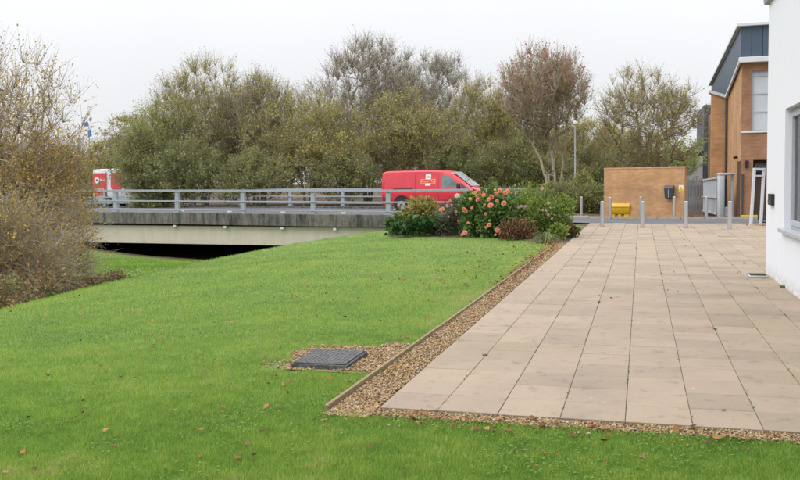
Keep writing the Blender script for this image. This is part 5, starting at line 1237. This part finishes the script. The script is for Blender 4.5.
# withered brown plants: hanging dead leaves
def withered(px, lab, seed):
    rng = np.random.default_rng(seed); b = at(px, 238, 24.4); root = empty('withered_plant', Vector((b.x, b.y, 0)), 0, lab, 'plant', PG)
    n = 900; a = rng.random(n) * 6.283; r = .27 * rng.random(n) ** .5; C = np.stack([r * np.cos(a), r * np.sin(a) * .8, .06 + (.5 + .16 * np.sin(a * 3 + seed) - .5 * r) * rng.random(n) ** .8], -1)
    U = unit(np.stack([np.cos(a) * .3, np.sin(a) * .3, np.full(n, -1.)], -1) + rng.normal(size=(n, 3)) * .55)
    V, F = leaf_quads(C, U, .1 * (.4 + 1.2 * rng.random(n)), .3, rng); link('foliage', np_mesh('foliage', V, F, 'leaf_brown', rng.random(n)), root)
    k = 24; E = C[:k] + np.array([0, 0, .1]); S = E * np.array([.4, .4, 0]); V, F = tubes(S, E, np.full(k, .008), np.full(k, .006), 4); link('stems', np_mesh('stems', V, F, 'twig_brown'), root)
withered(509, 'withered brown plant touching the coral dahlias', 340); withered(526, 'withered brown plant beside the tall pink flowered clump', 341)
for j, (px, Y, rx, h, lab) in enumerate(((525, 26.3, .70, 1.62, 'tall leafy green clump behind the withered plants'), (546, 25.3, .72, 1.55, 'tall leafy green clump with pink flowers'), (562, 25.6, .45, 1.25, 'shorter leafy green clump at the right end of the bed'))):
    a = plant('aster_clump', lab, 'plant', px, 236, Y, rx, h, 3000, .085, 'leaf_aster', 350 + j, group=PG, ratio=.4, nl=14, nst=22, upl=.3)
    flowers(a, [[(521, 206.5, Y - .6, 'petal_pink', 1.4), (526, 207, Y - .6, 'petal_pink', 1.5), (518, 207.5, Y - .6, 'petal_pink', 1.2), (528, 211, Y - .6, 'petal_pink', 1.2), (533, 206, Y - .6, 'petal_pink', .8)],
                [(542, 188.5, Y - .5, 'petal_pink', 1.1), (548.5, 203, Y - .5, 'petal_pink', 1.0), (543, 210, Y - .5, 'petal_pink', 1.0), (546, 210.5, Y - .5, 'petal_pink', .9), (548, 214.5, Y - .5, 'petal_pink', .9), (552, 218.5, Y - .5, 'petal_pink', .7)],
                [(560, 216, Y - .5, 'petal_pink', .7)]][j])
# strap leaf clump
def strap():
    rng = np.random.default_rng(360); b = gnd(547, 242.3); root = empty('strap_leaf_clump', Vector((b.x, b.y, 0)), 0, 'clump of arching strap leaves at the front right of the bed', 'plant', PG)
    n = 230; a = rng.random(n) * 6.283; L_ = .3 + .28 * rng.random(n); el = .75 + .6 * rng.random(n)
    P = []; steps = 4
    for k in range(steps + 1):
        t = k / steps; rr = L_ * t * np.cos(el - .9 * t * t); z = L_ * t * np.sin(el - 1.0 * t * t); P.append(np.stack([np.cos(a) * rr + .07 * np.cos(a * 3), np.sin(a) * rr, z], -1))
    w = np.stack([-np.sin(a), np.cos(a), 0 * a], -1); V = []; F = []
    for k in range(steps + 1): V += [P[k] - w * .016 * (1 - k / (steps + .3)), P[k] + w * .016 * (1 - k / (steps + .3))]
    V = np.stack(V, 1).reshape(-1, 3); m = 2 * (steps + 1)
    q = np.array([(2 * k, 2 * k + 1, 2 * k + 3, 2 * k + 2) for k in range(steps)])
    F = (q[None] + (np.arange(n) * m)[:, None, None]).reshape(-1, 4)
    link('foliage', np_mesh('foliage', V, F, 'leaf_strap', np.repeat(rng.random(n), steps)), root)
strap()
plant('low_plant', 'low maroon leaved plant at the right tip of the bed', 'plant', 570, 237.5, 24.6, .34, .34, 420, .1, 'leaf_maroon', 370, group=PG, nl=7)
plant('low_plant', 'low green plant between the strap leaves and maroon plant', 'plant', 559, 236, 24.0, .32, .42, 420, .1, 'leaf_aster', 371, group=PG, nl=7)

# ------------------------------------------------------------------ lawn grass
def in_bed(x, y):
    res = np.zeros(len(x), bool); n = len(bedp)
    j = n - 1
    for i in range(n):
        xi, yi, xj, yj = bedp[i].x, bedp[i].y, bedp[j].x, bedp[j].y
        c = ((yi > y) != (yj > y)) & (x < (xj - xi) * (y - yi) / (yj - yi + 1e-12) + xi); res ^= c; j = i
    return res
def lawn_mask(x, y, rng):
    s, t = st_of(x, y); d = crest_d(x, y); p, q = pq_of(x, y)
    wob = .03 * np.sin(s * 7) + .02 * np.sin(s * 17 + t * 9) + .025 * np.sin(t * 11)
    ok = (d < 1.5) & (q < -.12) & ~((t > -2.31 + .008 * (s - 6)) & (s > 5.86 + wob * .8))
    nzv = 0.08 * np.sin(s * 9 + t * 5) + 0.05 * np.sin(t * 17)
    ok &= ~((s > 7.17 + nzv * .4) & (s < 8.4 + .35 * (t + 2.6) + nzv) & (t > -3.32 - .1 * (s - 7.1) + nzv) & (t < -2.2))
    ok &= ~((s > 7.2) & (s < 7.96) & (t > -3.16) & (t < -2.57))
    return ok & ~in_bed(x, y)
def vnoise(x, y, sc, seed):
    g = np.random.default_rng(seed).random((128, 128)); u = x / sc + 500.3; v = y / sc + 500.7
    i = np.floor(u).astype(int); j = np.floor(v).astype(int); fu = u - i; fv = v - j; fu = fu * fu * (3 - 2 * fu); fv = fv * fv * (3 - 2 * fv)
    G = lambda a, b: g[a % 128, b % 128]
    return (G(i, j) * (1 - fu) + G(i + 1, j) * fu) * (1 - fv) + (G(i, j + 1) * (1 - fu) + G(i + 1, j + 1) * fu) * fv - .5
def grass(n, y0, y1, pw, hmin, hmax, w0, seed, x_lo=-.54, x_hi=.54, far=False):
    rng = np.random.default_rng(seed)
    u = rng.random(n); a = 1 - pw
    y = (y0 ** a + (y1 ** a - y0 ** a) * u) ** (1 / a)
    x = y * (x_lo + (x_hi - x_lo) * rng.random(n))
    if far:
        d = crest_d(x, y); p, q = pq_of(x, y); ok = (d > 2.9) & (q < .3) & (x < 0)
    else: ok = lawn_mask(x, y, rng)
    x, y = x[ok], y[ok]; n = len(x); z = height(x, y)
    c, sn = .8, .6; xr, yr = x * c - y * sn, x * sn + y * c
    pat = 1.5 * vnoise(xr, yr, 1.1, 21) + 1.5 * vnoise(x, y, .42, 22) + 1.2 * vnoise(xr, yr, 3.2, 23) + .45 * np.sin((y + .16 * x) * 3.1 + 3 * vnoise(x, y, 2.0, 25)) * np.clip(y / 9, .3, 1)
    tuft = 1.8 * vnoise(xr, yr, .13, 24) + 1.4 * vnoise(x, y, .06, 26)
    h = (hmin + (hmax - hmin) * rng.random(n)) * (1 + .22 * tuft + .15 * pat); w = w0 * np.maximum(1, y / 9) * (.7 + .6 * rng.random(n))
    a = rng.random(n) * 6.283; le = rng.random(n) * .9; la = rng.random(n) * 6.283
    B = np.stack([x, y, z - .004], -1); W = np.stack([np.cos(a), np.sin(a), 0 * a], -1) * w[:, None] * .5
    Tp = B + np.stack([np.cos(la) * h * le, np.sin(la) * h * le, h], -1)
    V = np.stack([B - W, B + W, Tp], 1).reshape(-1, 3)
    s, t = st_of(x, y); moss = np.exp(-((t + 2.42) / .22) ** 2) * (.5 + .5 * np.sin(s * 1.1 + 1)) * (s > 8)
    rnd = np.clip(.48 + .17 * pat + .17 * tuft + .55 * (rng.random(n) - .5) + .45 * moss + .5 * (rng.random(n) > .975), 0, 1)
    return V, np.arange(n * 3).reshape(n, 3), rnd
parts = [grass(418000, 4.2, 36, 1.7, .02, .046, .0052, 1), grass(418000, 4.2, 36, 1.7, .02, .046, .0052, 2)]
V = np.concatenate([p[0] for p in parts]); F = np.concatenate([parts[0][1], parts[1][1] + len(parts[0][0])]); rr = np.concatenate([p[2] for p in parts])
tag(link('lawn_grass', np_mesh('lawn_grass', V, F, 'grass_blade', rr)), 'short bright green mown lawn grass', 'grass', kind='stuff')
V, F, rr = grass(60000, 20, 37, 1.2, .04, .08, .010, 3, -.5, -.1, True)
tag(link('bank_grass', np_mesh('bank_grass', V, F, 'grass_blade', rr * .8)), 'green grass on the low ground beyond the ditch', 'grass', kind='stuff')

# clover and broad weeds in the near lawn
def weeds():
    rng = np.random.default_rng(5); cs = np.stack([rng.uniform(-4.5, 3.2, 170), rng.uniform(4.8, 13, 170)], -1); P = []
    for c in cs: P.append(c + rng.normal(size=(int(rng.integers(15, 70)), 2)) * rng.uniform(.08, .25))
    P = np.concatenate(P); ok = lawn_mask(P[:, 0], P[:, 1], rng); P = P[ok]; n = len(P)
    C = np.stack([P[:, 0], P[:, 1], height(P[:, 0], P[:, 1]) + .022 + .02 * rng.random(n)], -1)
    U = unit(np.stack([rng.normal(size=n), rng.normal(size=n), .35 * rng.random(n)], -1)); r = np.tile(np.array([[0, 0, 1.]]), (n, 1)); W = unit(np.cross(U, r))
    s = (.012 + .012 * rng.random(n))[:, None]
    V = np.stack([C, C + U * s * .6 + W * s * .55, C + U * s * 1.2, C + U * s * .6 - W * s * .55], 1).reshape(-1, 3)
    return np_mesh('clover', V, np.arange(n * 4).reshape(n, 4), 'grass_blade', .05 + .3 * rng.random(n))
tag(link('clover', weeds()), 'small clover leaves among the near lawn grass', 'clover', kind='stuff')

# fallen leaves
def fallen(name, label, XY, Z, size, seed):
    rng = np.random.default_rng(seed); n = len(XY); C = np.column_stack([XY, Z])
    a = rng.random(n) * 6.283; U = np.stack([np.cos(a), np.sin(a), .35 * rng.normal(size=n)], -1); U = unit(U)
    W = unit(np.cross(U, np.stack([.25 * rng.normal(size=n), .25 * rng.normal(size=n), np.ones(n)], -1))); up = np.cross(W, U); s = (size * (.55 + .9 * rng.random(n)))[:, None]
    k = s * (.15 * rng.normal(size=(n, 1)))
    V = np.stack([C - U * s * .55, C - U * s * .2 + W * s * .36 + up * k, C + U * s * .25 + W * s * .28 + up * k, C + U * s * .6 + up * s * .12, C + U * s * .25 - W * s * .28 + up * k, C - U * s * .2 - W * s * .36 + up * k], 1).reshape(-1, 3)
    i = np.arange(n)[:, None] * 6
    F = np.concatenate([i + np.array([[0, 1, 4, 5]]), i + np.array([[1, 2, 3, 4]])]); rn = rng.random(n)
    tag(link(name, np_mesh(name, V, F, 'dead_leaf', np.concatenate([rn, rn]))), label, 'leaves', kind='stuff')
rng = np.random.default_rng(77)
y = 4.8 * (34 / 4.8) ** (rng.random(640) ** .8); x = y * rng.uniform(-.5, .32, 640); ok = lawn_mask(x, y, rng) & (crest_d(x, y) < .6)
x, y = x[ok], y[ok]
k = 420; s_ = rng.uniform(13, 23.5, k); t_ = -2.2 - np.abs(rng.normal(size=k)) * 1.3; x2 = D2[0] * s_ + N2[0] * t_; y2_ = D2[1] * s_ + N2[1] * t_; ok = lawn_mask(x2, y2_, rng); x2, y2_ = x2[ok], y2_[ok]
XY = np.column_stack([np.concatenate([x, x2]), np.concatenate([y, y2_])])
fallen('fallen_leaves', 'scattered brown and orange autumn leaves lying on the lawn', XY, height(XY[:, 0], XY[:, 1]) + .036, .042, 78)
k = 700; s_ = 13 + 10.5 * rng.random(k) ** .7; t_ = rng.normal(-2.18, .1, k)
s3 = rng.uniform(6.2, 30, 26); t3 = rng.uniform(-1.8, 2.0, 26); s4 = rng.uniform(5.6, 6.0, 60); t4 = rng.uniform(-2, 2.2, 60)
s_ = np.concatenate([s_, s3, s4]); t_ = np.concatenate([t_, t3, t4])
XY = np.column_stack([D2[0] * s_ + N2[0] * t_, D2[1] * s_ + N2[1] * t_])
fallen('path_leaves', 'brown leaves gathered along the gravel edge and paving', XY, np.full(len(XY), .012), .045, 79)
pts = []
for a, b, n_, w_ in (((555, 216), (604, 217.5), 500, .6), ((604, 218.2), (684, 219), 650, .35), ((686, 216), (735, 218), 600, .9), ((753, 225), (768, 224), 160, .4), ((600, 217), (610, 217), 100, .3)):
    A, B = gnd(*a), gnd(*b)
    for _ in range(n_):
        c = A.lerp(B, random.random()); pts.append((c.x + random.gauss(0, w_ * .5), c.y + random.gauss(0, w_)))
XY = np.array(pts); p_, q_ = pq_of(XY[:, 0], XY[:, 1]); ok = (q_ > road_q(p_)[1] + .05) | (XY[:, 0] > 12) & (q_ < road_q(p_)[0]); XY = XY[ok]
fallen('verge_leaves', 'rusty leaf litter along the verge below the brick wall and gate', XY, height(XY[:, 0], XY[:, 1]) + .03, .075, 80)

# moss and small weeds in the paving joints
def moss():
    rng = np.random.default_rng(9); n = 5200
    c = rng.integers(1, 16, n); s = 6.1 + 27 * rng.random(n) ** 1.2; t = T0 + SW * c + rng.normal(size=n) * .004
    keep = (np.sin(s * 2.3 + c * 4) + np.sin(s * 5.1 + c * 1.7) > .35) & ~((t > 2.05) & (s < 16))
    s, t = s[keep], t[keep]
    spots = [(8.05 + k * 1.9, T0 + SW * (1 + (k * 5) % 8)) for k in range(9)]
    for a, b in spots:
        m = 26; s = np.concatenate([s, a + rng.normal(size=m) * .016]); t = np.concatenate([t, b + rng.normal(size=m) * .009])
    big = np.zeros(len(s)); big[-26 * 9:] = 1
    m = 60; s = np.concatenate([s, 13.9 + rng.normal(size=m) * .04]); t = np.concatenate([t, 2.07 + rng.normal(size=m) * .012]); big = np.concatenate([big, np.full(m, 3.5)])
    n = len(s); x = D2[0] * s + N2[0] * t; y = D2[1] * s + N2[1] * t
    h = (.006 + .008 * rng.random(n)) * (1 + .9 * big); a = rng.random(n) * 6.283; w = (.006 + .005 * rng.random(n)) * np.maximum(1, y / 14)
    B = np.stack([x, y, np.full(n, -.006)], -1); W = np.stack([np.cos(a), np.sin(a), 0 * a], -1) * w[:, None]
    Tp = B + np.stack([rng.normal(size=n) * h * .6, rng.normal(size=n) * h * .6, h + .006], -1)
    return np_mesh('joint_weeds', np.stack([B - W, B + W, Tp], 1).reshape(-1, 3), np.arange(n * 3).reshape(n, 3), 'joint_moss', rng.random(n))
tag(link('joint_weeds', moss()), 'tiny green weeds and moss growing in the paving joints', 'weeds', kind='stuff')
